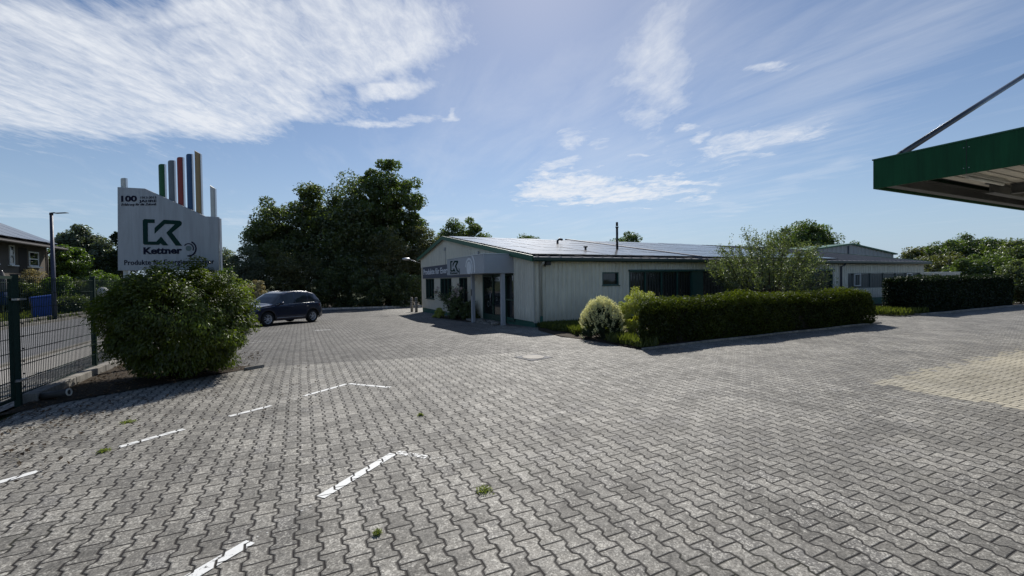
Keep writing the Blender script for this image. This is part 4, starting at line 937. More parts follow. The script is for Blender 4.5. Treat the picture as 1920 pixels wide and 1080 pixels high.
    m = MB(); m.tube([(12.98, 21, roof_z(21)-.05), (12.98, 21, roof_z(21)+.25), (13.1, 21, roof_z(21)+.36), (13.3, 21, roof_z(21)+.33)], .06, 10); m.build('roof_vent', M_['black'], b)
    m = MB(); m.cyl((12.18, 17.2, roof_z(17.2)), .05, .22, 10); m.cyl((12.18, 17.2, roof_z(17.2)+.2), .1, .05, 12); m.build('roof_vent', M_['black'], b)
    return b
def arc(mb, cy, cz, r0, r1, a0, a1, x, n=28, zmin=-9, zmax=9, t=.01):
    """flat ring segment on a plane x = const; angles counted from the reader's right (-Y)"""
    vs = []; 
    for i in range(n+1):
        a = R(a0+(a1-a0)*i/n)
        for r in (max(r0, .001), r1):
            for xx in (x, x+t): vs.append((xx, cy-r*math.cos(a), min(max(cz+r*math.sin(a), zmin), zmax)))
    fs = []
    for i in range(n):
        b = 4*i; fs += [(b, b+2, b+6, b+4), (b+1, b+5, b+7, b+3), (b+2, b+3, b+7, b+6), (b, b+4, b+5, b+1)]
    mb.add(vs, fs)
def logo_polys(w_, h_):
    """the angular K, in a unit box scaled to w_ x h_ (u to the right, v up), split into simple bars"""
    X0, X1, Y0, Y1 = 367., 765., 490., 762.
    A = [(382, 490), (486, 494), (486, 530), (416, 530), (418, 718), (505, 718), (552, 668), (625, 757), (572, 756), (545, 737), (530, 751), (384, 750), (371, 738), (367, 503)]
    B = [(487, 580), (580, 497), (742, 507), (757, 517), (761, 535), (755, 552), (662, 628), (765, 762), (700, 758), (605, 630), (692, 543), (590, 540), (487, 637)]
    return [[((x-X0)/(X1-X0)*w_, (Y1-y)/(Y1-Y0)*h_) for x, y in p][::-1] for p in (A, B)]
hall()
def far_hall():
    b = empty('far_hall', (60, 30, 0), label='grey ribbed gable of a taller hall showing over the right part of the roof', cat='building')
    m = MB(); rz = lambda x: 5.45-.104*abs(x-60); ribs(m, 'x', 30, 50, 70, 0, rz, -1, .9, .09); m.prism([(50, 0), (70, 0), (70, rz(70)), (60, 5.45), (50, rz(50))], 'y', 30.05, 48); m.build('wall', plain('grey_cladding', (.33, .34, .36), .5, 0, .1, .5), b)
    m = MB()
    for x0, x1 in ((49.6, 60), (60, 70.4)): m.add([(x0, 29.7, rz(x0)), (x1, 29.7, rz(x1)), (x1, 48.3, rz(x1)), (x0, 48.3, rz(x0)), (x0, 29.7, rz(x0)+.16), (x1, 29.7, rz(x1)+.16), (x1, 48.3, rz(x1)+.16), (x0, 48.3, rz(x0)+.16)], [(0,3,2,1),(4,5,6,7),(0,1,5,4),(1,2,6,5),(2,3,7,6),(3,0,4,7)])
    m.build('roof', M_['green'], b)
    m = MB(); m.tube([(59.3, 29.85, .1), (59.3, 29.85, 5.25)], .07, 8); m.build('downpipe', M_['darkgrey'], b)
far_hall()
def white_wall():
    b = empty('garden_wall', (38.6, 15.2, 0), label='low whitewashed wall continuing right of the hall', cat='wall')
    m = MB(); m.box(38.6, 45.2, 15.2, 15.45, -.2, 1.82); m.build('masonry', M_['wallwhite'], b, bevel=.01)
    m = MB(); m.box(38.55, 45.25, 15.15, 15.5, 1.823, 1.87); m.build('coping', M_['alu'], b)
white_wall()

# ------------------------------------------------------------------ entrance things
def bollard(x, y, lb):
    z = G(x, y); o = empty('bollard', (x, y, z), label=lb, cat='bollard', group='bollards at the left corner of the hall')
    m = MB(); m.tube([(0, 0, -.1), (0, 0, 1.02), (0, 0, 1.09), (0, 0, 1.11)], [.105, .10, .085, .02], 14); m.build('post', M_['bollard'], o, local=True)
    m = MB(); m.cyl((0, 0, .86), .106, .07, 14); m.cyl((0, 0, .70), .107, .04, 14); m.build('band', plain('dark_band', (.05, .05, .05), .6), o, local=True)
bollard(7.45, 32.9, 'left one of the two grey posts at the hall corner'); bollard(7.5, 31.7, 'right one of the two grey posts at the hall corner')
def rose():
    x, y = 7.35, 22.6; o = empty('rose_bush', (x, y, G(x, y)), label='arching rose bush with pale pink blooms in front of the gable windows', cat='shrub')
    t = MB(); P = []; B = []
    r = np.random.default_rng(8)
    for i in range(16):
        a = r.random()*6.28; sp_ = .3+.75*r.random(); hh = 1.0+.85*r.random()
        if i < 5: a = 1.9+.25*i*.6; sp_ = 1.1+.2*i; hh = 1.0+.12*i
        e = np.array([math.cos(a)*sp_*.45, math.sin(a)*sp_, hh]); b = np.array([0, 0, 0.]); m_ = (b+e)/2+np.array([0, 0, .35])
        t.tube([tuple(b), tuple(m_), tuple(e)], [.018, .012, .004], 5)
        q = r.random((70, 1)); P.append(m_*(1-q)+e*q+r.normal(size=(70, 3))*.10); q = r.random((90, 1)); P.append(m_*q+r.normal(size=(90, 3))*.14)
        if i < 12: B += [e+r.normal(size=3)*.05, e*.9+m_*.1+r.normal(size=3)*.12]
    t.build('stems', TWIG, o, local=True); P = np.concatenate(P); P[:, 2] = np.abs(P[:, 2])
    leaf_mesh('leaves', P, unit(rng.normal(size=P.shape)+np.array([0, 0, .7])), .06+.04*rng.random(len(P)), LF['dark'], 1.7, None, .2, None, o)
    Q = np.concatenate([c+r.normal(size=(26, 3))*.035 for c in B]); leaf_mesh('flowers', Q, unit(rng.normal(size=Q.shape)), .06, LF['pink'], 1.2, None, .3, None, o)
rose()
ge = 'low shrubs beside the entrance'
dome_shrub('shrub', 7.25, 21.5, .45, .7, 1.15, LF['dark'], 'dark rounded shrub left of the first porch column', n=90, per=110, leaf=.06, seed=15, clr=.12, group=ge)
dome_shrub('shrub', 7.55, 20.5, .35, .55, 1.0, LF['dark'], 'dark narrow shrub behind the first porch column', n=70, per=110, leaf=.06, seed=16, clr=.12, group=ge)
dome_shrub('shrub', 6.85, 23.6, .28, .4, .62, LF['yellow'], 'small yellow leaved shrub at the foot of the rose bush', n=50, per=100, leaf=.05, seed=17, clr=.09, group=ge)
gs = 'field stones lying by the entrance door'
ords = ['nearest the right porch column', 'second from the right porch column', 'third from the right porch column', 'fourth from the right porch column', 'fifth from the right porch column', 'in the very middle of the stone row', 'fifth from the shrubs', 'fourth from the shrubs', 'third from the shrubs', 'second from the shrubs', 'last before the dark shrubs']
stone_lb = ['rounded grey field stone by the entrance, '+q for q in ords]
for i in range(11):
    x = 7.25+.5*random.random(); y = 16.75+.22*i+random.uniform(-.08, .08); s_ = .07+.08*random.random()
    mb = MB(); mb.ball((0, 0, 0), s_, 10, 7, (1.2, .9, .65)); mb.v = [(v[0]*(1+.14*math.sin(v[1]*40+i)), v[1]*(1+.16*math.sin(v[2]*38+i*2)), v[2]) for v in mb.v]
    o = mb.build('field_stone', M_['stone'], local=True); o.location = (x, y, G(x, y)+s_*.4); o.rotation_euler = (0, 0, i)
    tag(o, stone_lb[i], 'stone', gs)
def drain(x, y):
    z = G(x, y); o = empty('drain_cover', (x, y, z), .2, label='square concrete drain cover set in the paving', cat='drain cover')
    m = MB(); m.box(-.3, .3, -.3, .3, .0, .008); m.build('frame', ASPH, o, local=True)
    m = MB(); m.cyl((0, 0, .009), .24, .006, 28); m.build('lid', plain('cast_iron', (.07, .065, .06), .6, .5), o, local=True)
drain(4.52, 8.37)
# ------------------------------------------------------------------ the company sign
def sign():
    D = 8.75; fh = Vector((math.sin(YAW), math.cos(YAW), 0)); a0 = -6.72
    ox = fh*D+_r0*a0; zb = G(ox.x, ox.y)
    s = empty('company_sign', (ox.x, ox.y, zb), -YAW, label='silver company sign panel on two posts with five coloured fins rising behind it', cat='sign')
    def L(px, py, dd=0.):                                  # photo position -> (local x, local z) on the panel
        d = _f+_r*((px-960)/FPX)-_u*((py-540)/FPX); t = (D+dd)/d.dot(fh); p = Vector((0, 0, CAMH))+d*t
        return (p.dot(_r0)-a0, p.z-zb)
    Z = lambda zx, zy: L(200+zx/5.4, 320+zy/5.4)
    th = .035
    pan = [Z(108, 165), Z(385, 180), Z(1000, 462), Z(1133, 468), Z(1136, 1008), Z(112, 1012)]
    m = MB(); m.prism(pan[::-1], 'y', 0, th); panel = m.build('panel', M_['sign'], s, local=True, bevel=.006)
    m = MB(); x1, z1 = Z(1136, 468); _, z0 = Z(1136, 1008); m.box(x1+.002, x1+.014, .005, th+.02, z0, z1-.03); m.build('edge_profile', M_['grey'], panel, local=True)
    def poly(polys, name, mat, dep=.006):
        m = MB(); [m.prism([Z(*p) for p in q], 'y', -dep, -.001) for q in polys]; return m.build(name, mat, panel, local=True)
    A = [(382, 490), (486, 494), (486, 530), (416, 530), (418, 718), (505, 718), (552, 668), (625, 757), (572, 756), (545, 737), (530, 751), (384, 750), (371, 738), (367, 503)]
    B = [(487, 580), (580, 497), (742, 507), (757, 517), (761, 535), (755, 552), (662, 628), (765, 762), (700, 758), (605, 630), (692, 543), (590, 540), (487, 637)]
    poly([A, B], 'logo', M_['logo'])
    def ring(cx, cy, r0, r1, a, b, n=24):
        o = [(cx+r1*math.cos(R(a+(b-a)*i/n)), cy+r1*math.sin(R(a+(b-a)*i/n))) for i in range(n+1)]
        return o+[(cx+r0*math.cos(R(b-(b-a)*i/n)), cy+r0*math.sin(R(b-(b-a)*i/n))) for i in range(n+1)]
    poly([ring(830, 788, 44, 54, 215, 385), ring(832, 790, 66, 80, -68, 100)], 'logo_ring', M_['navy'])
    poly([[(830+29*math.cos(i*.3), 786+27*math.sin(i*.3)) for i in range(21)]], 'logo_dot', plain('grey_green_print', (.10, .15, .15), .5))
    def txt(t, zx0, zy0, zx1, zy1, mat, bold=.0, **k):      # box: left, top, right, bottom in crop coordinates
        x0, zt = Z(zx0, zy0); x1, zb_ = Z(zx1, zy1)
        o = text_mesh('lettering', t, mat, x1-x0, zt-zb_, (x0, -.004, zb_), (1, 0, 0), (0, 0, 1), None, depth=.003, bold=bold, **k); o.parent = panel; return o
    txt('Kettner', 373, 776, 765, 842, M_['navy'], .035)
    txt('Produkte für Energieversorger', 180, 905, 1090, 960, M_['navy'], .008, spacing=1.06)
    txt('100', 148, 254, 308, 314, M_['navy'], .035); txt('1913-2013', 345, 262, 503, 282, M_['navy'], .0); txt('JAHRE', 330, 296, 506, 326, M_['navy'], .015)
    txt('Erfahrung für die Zukunft', 150, 332, 505, 358, M_['navy'], 0., shear=.25)
    def fin(name, mat, xa, xb, pt_l, pt_r, zlow, par, y0=.05, dep=.10, lens=True, label=None):
        """upright hollow-looking blade with a rounded face; the top is cut at a slant"""
        n = 8; m = MB(); prof = []
        for i in range(n+1):
            t = i/n; prof.append((xa+(xb-xa)*t, y0+dep*.5-dep*.5*math.sin(math.pi*t)))
        prof += [(xb, y0+dep*.6), (xa, y0+dep*.6)]; k = len(prof)
        zt = lambda x: pt_l+(pt_r-pt_l)*(math.sin(.5*math.pi*(x-xa)/(xb-xa)) if pt_r > pt_l else (x-xa)/(xb-xa))
        m.add([(p[0], p[1], zlow) for p in prof]+[(p[0], p[1], zt(p[0])) for p in prof], [tuple(range(k-1, -1, -1)), tuple(range(k, 2*k))]+[(i, (i+1) % k, (i+1) % k+k, i+k) for i in range(k)])
        f = m.build(name, mat, par, local=True)
        m = MB(); m.box(xb+.001, xb+.009, y0+.02, y0+dep*.6, zlow, pt_r-.004); m.build('edge_strip', M_['alu'], f, local=True)
        return f
    low = L(300, 500)[1]
    cols = [((296.5, 310), 311, 308, (.008, .10, .030), 'dark green fin'), ((314.5, 328), 304, 301, (.16, .19, .22), 'grey fin'), ((331.5, 344.5), 298, 295, (.28, .045, .04), 'red fin'),
            ((349, 361.5), 292, 289, (.025, .085, .20), 'blue fin'), ((365, 377.5), 282, 289, (.34, .24, .12), 'sand coloured fin')]
    for i, ((a, b), tl, tr, c, lb) in enumerate(cols):
        f = fin('fin', plain('fin_paint_%d' % i, c, .5, 0, .1), L(a, 300, .1)[0], L(b, 300, .1)[0], L(a, tl, .1)[1], L(b, tr, .1)[1], low, s); f['label'] = lb
    wp = plain('white_fin_paint', (.55, .57, .55), .5)
    fin('post', wp, L(228, 400, .1)[0], L(239.5, 400, .1)[0], L(226, 338, .1)[1], L(238, 334, .1)[1], -.2, s)
    fin('post', wp, L(395, 400, .1)[0], L(405.5, 400, .1)[0], L(394, 347, .1)[1], L(406, 354, .1)[1], -.2, s)
sign()

# ------------------------------------------------------------------ fence, gate, plinth
XF = -3.66
def fence_panel_mesh(y0, y1, z0, z1, wires=.05, mat=None):
    m = MB(); n = int((y1-y0)/wires)
    for i in range(n+1):
        y = y0+(y1-y0)*i/n; m.box(XF-.0035, XF+.0035, y-.003, y+.003, z0, z1+.03)
    k = int((z1-z0)/.2)
    for j in range(k+1):
        z = z0+.01+j*(z1-z0-.02)/k
        for o_ in (-.0085, .0085): m.box(XF+o_-.0035, XF+o_+.0035, y0, y1, z-.0035, z+.0035)
    return m
def fence():
    f = empty('mesh_fence', (XF, 8.7, 0), label='green double wire mesh fence running behind the big bush along the street', cat='fence')
    ys = [8.66, 11.23, 13.75, 16.27, 18.8, 21.3, 23.8, 26.3, 28.8, 31.3]; zb = .14
    for i, y in enumerate(ys):
        m = MB(); m.box(XF-.045, XF+.025, y-.025, y+.025, -.1, 1.86); p = m.build('post', M_['anth'], f, bevel=.004)
        m = MB(); m.box(XF-.05, XF+.03, y-.03, y+.03, 1.861, 1.875); m.build('cap', M_['black'], p)
    for a, b in zip(ys[:-1], ys[1:]): fence_panel_mesh(a+.06, b-.06, zb, 1.80).build('mesh_panel', M_['anth'], f)
    m = MB()
    for j in range(9): m.box(XF+.036, XF+.05, 8.68, 8.72, .25+.18*j, .27+.18*j)
    m.build('clamp', M_['black'], f)
    g = empty('mesh_gate', (XF, 8.55, 0), label='mesh gate leaf hung on the nearest fence post at the left edge', cat='gate')
    m = MB(); m.box(XF-.02, XF+.02, 8.50, 8.54, .10, 1.84); m.box(XF-.03, XF+.03, 6.0, 6.05, .10, 1.84); m.box(XF-.02, XF+.02, 6.05, 8.50, .10, .14); m.box(XF-.02, XF+.02, 6.05, 8.5, 1.80, 1.84); m.build('frame', M_['anth'], g)
    fence_panel_mesh(6.08, 8.48, .16, 1.76).build('mesh_panel', M_['anth'], g)
    m = MB(); m.box(XF-.01, XF+.075, 8.5, 8.74, 1.50, 1.525); m.build('hinge', M_['steel'], g)
    m = MB(); m.box(XF-.01, XF+.07, 8.52, 8.72, .35, .375); m.build('hinge', M_['steel'], g)
    w_ = empty('fence_plinth', (XF, 9, 0), label='low concrete plinth under the mesh fence', cat='wall')
    y = 8.78
    while y < 31:
        m = MB(); h = .12+.01*random.random(); m.box(XF-.10, XF+.14, y, y+1.24, -.35, h); m.build('kerb_block', CONC, w_, bevel=.012); y += 1.25
    p = empty('drain_pipe', (-3.4, 8.75, 0), label='short pale pipe stub lying beside the fence foot', cat='pipe')
    m = MB(); n = 20; L0 = Vector((-3.50, 8.86, .06)); dr = Vector((.8, -.22, .10)).normalized(); a = Vector((0, 0, 1)); x = dr.cross(a).normalized(); yv = x.cross(dr)
    vs = []
    for (t, r_) in ((0, .055), (.34, .055), (.34, .038), (0, .038)):
        vs += [L0+dr*t+(x*math.cos(6.283*i/n)+yv*math.sin(6.283*i/n))*r_ for i in range(n)]
    fs = [(j*n+i, j*n+(i+1) % n, ((j+1) % 4)*n+(i+1) % n, ((j+1) % 4)*n+i) for j in range(4) for i in range(n)]
    m.add(vs, fs, True); m.build('pipe', plain('dark_pipe', (.05, .048, .045), .6), p)
    m = MB(); vs = []
    for (t, r_) in ((.341, .057), (.352, .057), (.352, .036), (.341, .036)): vs += [L0+dr*t+(x*math.cos(6.283*i/n)+yv*math.sin(6.283*i/n))*r_ for i in range(n)]
    m.add(vs, fs, True); m.build('rim', plain('pale_pvc', (.55, .53, .48), .5), p)
fence()

# ------------------------------------------------------------------ across the street
def aX(px, py, X):
    d = _f+_r*((px-960)/FPX)-_u*((py-540)/FPX); return Vector((0, 0, CAMH))+d*(X/d.x)
def house():
    X = -17.6; c = aX(89, 500, X); Y1 = c.y; ze = aX(110, 466, X+.9).z
    b = empty('house', (X, Y1, 0), label='two storey brown rendered house with dark roof overhang at the left edge', cat='house')
    Y0 = Y1-22
    m = MB(); m.box(X-9, X, Y0, Y1, -.3, ze+.1); m.build('wall', M_['houseW'], b)
    wd = 9+1.0; rise = 2.6; m = MB()
    m.add([(X+.95, Y0-.6, ze-.05), (X+.95, Y1+.35, ze-.05), (X-4.5, Y1+.35, ze+rise), (X-4.5, Y0-.6, ze+rise), (X-10, Y1+.35, ze-.05), (X-10, Y0-.6, ze-.05),
           (X+.95, Y0-.6, ze+.02), (X+.95, Y1+.35, ze+.02), (X-4.5, Y1+.35, ze+rise+.07), (X-4.5, Y0-.6, ze+rise+.07), (X-10, Y1+.35, ze+.02), (X-10, Y0-.6, ze+.02)],
          [(0, 3, 2, 1), (3, 5, 4, 2), (6, 7, 8, 9), (9, 8, 10, 11), (0, 1, 7, 6), (4, 5, 11, 10), (1, 2, 8, 7), (2, 4, 10, 8), (0, 6, 9, 3), (3, 9, 11, 5)])
    rf = m.build('roof', plain('dark_roof_tiles', (.035, .033, .033), .9, 0, .2, 3, spec=.1), b)
    m = MB(); m.tube([(X+1.03, Y0-.6, ze-.01), (X+1.03, Y1+.35, ze-.01)], .09, 8); m.build('gutter', M_['wood'], rf)
    for k in range(9):
        m = MB(); y = Y1+.2-(k+1)*1.75; m.box(0, 1.66, 0, 4.4, 0, .04)
        sl_ = math.atan2(rise, 5.45); p = m.build('solar_panel', PV, rf, local=True); p.matrix_basis = b.matrix_basis.inverted() @ Matrix.Translation((X+.6, y, ze+.36)) @ Matrix.Rotation(math.pi/2, 4, 'Z') @ Matrix.Rotation(sl_, 4, 'X')
    def win(pl, pr, pt, pb, kind):
        A = aX(pl, pt, X); B = aX(pr, pb, X); y0, y1, z1, z0 = A.y, B.y, max(A.z, aX(pr, pt, X).z*.0+A.z), aX(pl, pb, X).z
        if y0 > y1: y0, y1 = y1, y0
        if kind == 'void':
            m = MB(); m.box(X+.002, X+.02, y0, y1, z0, z1); return m.build('loggia_shade_panel', M_['wood'], b)  # flat dark panel painted in place of the loggia's shaded depth
        m = MB(); t = .09; m.box(X+.003, X+.05, y0, y0+t, z0, z1); m.box(X+.003, X+.05, y1-t, y1, z0, z1); m.box(X+.003, X+.05, y0+t, y1-t, z1-t, z1); m.box(X+.003, X+.05, y0+t, y1-t, z0, z0+t); m.box(X+.003, X+.05, y0+t, y1-t, (z0+z1)/2-.04, (z0+z1)/2+.04)
        if y1-y0 > 1.5: m.box(X+.003, X+.05, (y0+y1)/2-.05, (y0+y1)/2+.05, z0+t, z1-t)
        w_ = m.build('window', M_['white'], b); m = MB(); m.box(X+.004, X+.02, y0+t, y1-t, z0+t, z1-t); m.build('pane', GL, w_)
        m = MB(); m.box(X+.003, X+.2, y0-.15, y1+.15, z0-.1, z0-.02); m.build('sill', M_['white'], w_)
    win(16, 26.5, 459, 496, 'w'); win(34, 51, 464, 512, 'void'); win(53, 72, 471, 499, 'w'); win(-30, -10, 450, 492, 'w')
    m = MB(); cy = Y1-.12; m.tube([(X+.06, cy, ze-.2), (X+.06, cy, .0)], .05, 8); m.tube([(X+1.0, cy+.3, ze-.02), (X+.06, cy, ze-.35)], .04, 6); m.build('downpipe', M_['wood'], b)
house()
def street_lamp():
    x, y = -11.3, 30.0; o = empty('street_lamp', (x, y, 0), label='slim dark street lamp with a flat head across the street', cat='street lamp')
    m = MB(); m.tube([(x, y, -.2), (x, y, 1.2), (x, y, 5.35)], [.105, .10, .065], 12); m.build('pole', M_['lamp'], o)
    m = MB(); m.cyl((x, y, 5.3), .075, .12, 12); m.build('collar', M_['black'], o)
    m = MB(); d = _r0; pts = [(0, 0, .05), (.16, 0, .09), (.75, 0, .05)]
    for (a, b_, w2, h) in ((0, .18, .05, .05), (.18, .80, .11, .028)):
        p = Vector((x, y, 5.38))+d*a; q = Vector((x, y, 5.40))+d*b_; n = Vector((-d.y, d.x, 0))*w2
        m.add([p-n, q-n, q+n, p+n, p-n+Vector((0, 0, h)), q-n*.7+Vector((0, 0, h)), q+n*.7+Vector((0, 0, h)), p+n+Vector((0, 0, h))], [(0,3,2,1),(4,5,6,7),(0,1,5,4),(1,2,6,5),(2,3,7,6),(3,0,4,7)])
    m.build('lamp_head', M_['black'], o, bevel=.01)
street_lamp()
def bin_():
    x, y = at(77, 0, 22.6); o = empty('waste_bin', (x, y, .0), R(-62), label='blue wheeled paper bin on the far side of the street', cat='bin')
    m = MB(); m.add([(-.27, -.27, .06), (.27, -.27, .06), (.27, .27, .06), (-.27, .27, .06), (-.33, -.36, .98), (.33, -.36, .98), (.33, .34, 1.05), (-.33, .34, 1.05)], [(0,3,2,1),(4,5,6,7),(0,1,5,4),(1,2,6,5),(2,3,7,6),(3,0,4,7)]); m.build('body', M_['blue'], o, local=True, bevel=.03)
    m = MB(); m.add([(-.35, -.40, .985), (.35, -.40, .985), (.35, .40, 1.055), (-.35, .40, 1.055), (-.30, -.34, 1.05), (.30, -.34, 1.05), (.30, .36, 1.15), (-.30, .36, 1.15)], [(0,3,2,1),(4,5,6,7),(0,1,5,4),(1,2,6,5),(2,3,7,6),(3,0,4,7)]); m.build('lid', M_['blue'], o, local=True, bevel=.02)
    m = MB(); m.tube([(-.3, .40, 1.0), (.3, .40, 1.0)], .016, 8); m.build('handle', M_['blue'], o, local=True)
    for sx in (-.29, .25):
        m = MB(); m.cyl((sx, .26, .10), .10, .05, 16, 'x'); m.build('wheel', M_['black'], o, local=True)
    m = MB(); m.box(-.1, .1, -.352, -.335, .62, .84); m.build('sticker', plain('orange_brown_sticker', (.30, .18, .10), .6), o, local=True)
bin_(); bpy.data.objects['waste_bin'].scale = (1.12, 1.12, 1.12)
def globe():
    x, y = at(193, 0, 27.6); o = empty('globe_lamp', (x, y, 0), label='white globe garden lamp behind the second fence post', cat='lamp')
    m = MB(); m.tube([(x, y, -.1), (x, y, 1.1)], .04, 8); m.build('pole', M_['anth'], o)
    m = MB(); m.ball((x, y, 1.32), .30, 20, 14); m.build('globe', plain('opal_white', (.62, .62, .58), .3), o)
globe()
def parasol():
    x, y = at(5, 0, 27); o = empty('closed_parasol', (x, y, 0), label='folded grey parasol with a blue lower cover at the far left', cat='parasol')
    m = MB(); m.tube([(x, y, 0), (x, y, 2.75)], .025, 8); m.build('pole', M_['steel'], o)
    m = MB(); m.tube([(x, y, 1.45), (x, y, 1.6), (x, y, 2.2), (x, y, 2.62), (x, y, 2.72)], [.30, .27, .20, .07, .02], 12); m.build('folded_cloth', plain('grey_canvas', (.16, .15, .15), .9, 0, .3, 6), o)
    m = MB(); m.tube([(x, y, .6), (x, y, 1.44)], [.26, .28], 12); m.build('cover', plain('blue_canvas', (.03, .06, .16), .9, 0, .3, 6), o)
parasol()
m = MB()
for k in range(26): m.box(-11.55, -11.42, 20+k*1.0, 20.97+k*1.0, -.1, .22)
tag(m.build('garden_wall', CONC, bevel=.01), 'low garden edging wall beyond the street', 'wall')

# ------------------------------------------------------------------ canopy at the right
def canopy():
    xc, yc, zb, zt = 9.11, 4.2, 3.20, 3.70
    o = empty('loading_canopy', (16, -1, 0), label='large flat canopy with a dark green fascia hanging in at the right', cat='canopy')
    X1, Y0 = 19.0, -9.0
    m = MB(); m.box(xc, xc+.03, Y0, yc, zb, zt); m.box(xc+.03, X1, yc-.03, yc, zb, zt); m.box(X1, X1+.03, Y0, yc, zb, zt); m.box(xc+.03, X1, Y0, Y0+.03, zb, zt)
    fa = m.build('fascia', M_['canopy'], o, bevel=.004)
    m = MB(); m.box(xc-.012, xc+.05, Y0-.01, yc+.012, zt+.001, zt+.022); m.box(xc+.05, X1, yc-.05, yc+.012, zt+.001, zt+.022); m.build('cover_strip', M_['green'], fa)
    m = MB()
    for yy in (3.0, 1.2, -.6, -2.4): m.box(xc-.0025, xc+.002, yy-.003, yy+.003, zb, zt)
    m.build('seam', M_['black'], fa)
    m = MB()
    for yy in (3.0, 1.2, -.6, -2.4):
        for zz in (zb+.09, zt-.1):
            for dy in (-.03, .03): m.cyl((xc-.006, yy+dy, zz), .006, .006, 8, 'x')
    m.build('rivet', M_['steel'], fa)
    m = MB(); m.box(xc+.03, X1, Y0+.03, yc-.03, zt-.12, zt-.03); m.build('deck', M_['roof'], o)
    m = MB(); ribs_h = []                                        # ribbed soffit, ribs along X
    y = Y0+.05
    while y < yc-.45:
        m.box(xc+.45, X1-.1, y, y+.16, zt-.26, zt-.125); y += .2
    m.build('soffit_sheet', M_['soffit'], o)
    def ibeam(m, p0, p1, zc, h=.22, w2=.07):
        (x0, y0), (x1, y1) = p0, p1
        if abs(x1-x0) > abs(y1-y0):
            m.box(x0, x1, y0-w2, y0+w2, zc-h/2, zc-h/2+.02); m.box(x0, x1, y0-w2, y0+w2, zc+h/2-.02, zc+h/2); m.box(x0, x1, y0-.008, y0+.008, zc-h/2+.02, zc+h/2-.02)
        else:
            m.box(x0-w2, x0+w2, y0, y1, zc-h/2, zc-h/2+.02); m.box(x0-w2, x0+w2, y0, y1, zc+h/2-.02, zc+h/2); m.box(x0-.008, x0+.008, y0, y1, zc-h/2+.02, zc+h/2-.02)
    for (a, b_) in [((xc+.1, yc-.14), (X1-.1, yc-.14)), ((12.0, 3.62), (X1-.1, 3.62)), ((xc+.12, Y0+.1), (xc+.12, yc-.2)), ((12.6, Y0+.1), (12.6, 3.5)), ((15.6, Y0+.1), (15.6, yc-.7))]:
        m = MB(); ibeam(m, a, b_, zb+.14, .2); m.build('beam', M_['beam'], o)
    m = MB(); m.box(10.40, 11.95, 3.36, 3.48, zb+.185, zb+.235); lt = m.build('tube_light', plain('light_housing', (.5, .5, .48), .5), o)
    m = MB(); m.tube([(10.44, 3.42, zb+.155), (11.91, 3.42, zb+.155)], .026, 8); m.build('tube', M_['white'], lt)
    # tie rod to a mast beyond the right edge
    A = Vector((xc+.16, yc-.28, zt+.02)); 
    d = _f+_r*((1920-960)/FPX)-_u*((142-540)/FPX); t = A.y/d.y; Q = Vector((0, 0, CAMH))+d*t; dr = (Q-A).normalized(); E_ = A+dr*((15.6-A.x)/dr.x)
    m = MB(); m.tube([A+dr*.1, E_], .05, 14); m.build('tie_rod', plain('dark_galvanised_tube', (.10, .105, .11), .32, .6), o)
    m = MB(); m.add([A+Vector((-.1, -.01, .0)), A+Vector((.25, -.01, .0)), A+dr*.32+Vector((0, -.01, .06)), A+Vector((-.1, .01, .0)), A+Vector((.25, .01, .0)), A+dr*.32+Vector((0, .01, .06))], [(0, 1, 2), (5, 4, 3), (0, 3, 4, 1), (1, 4, 5, 2), (2, 5, 3, 0)]); m.build('rod_bracket', M_['beam'], o)
    m = MB(); m.box(15.5, 15.7, A.y-.1, A.y+.1, -.1, E_.z+.3); m.build('mast', M_['beam'], o)
    for (x, y) in ((15.6, -6),): m = MB(); m.box(x-.1, x+.1, y-.1, y+.1, -.1, zb+.05); m.build('mast', M_['beam'], o)
canopy()

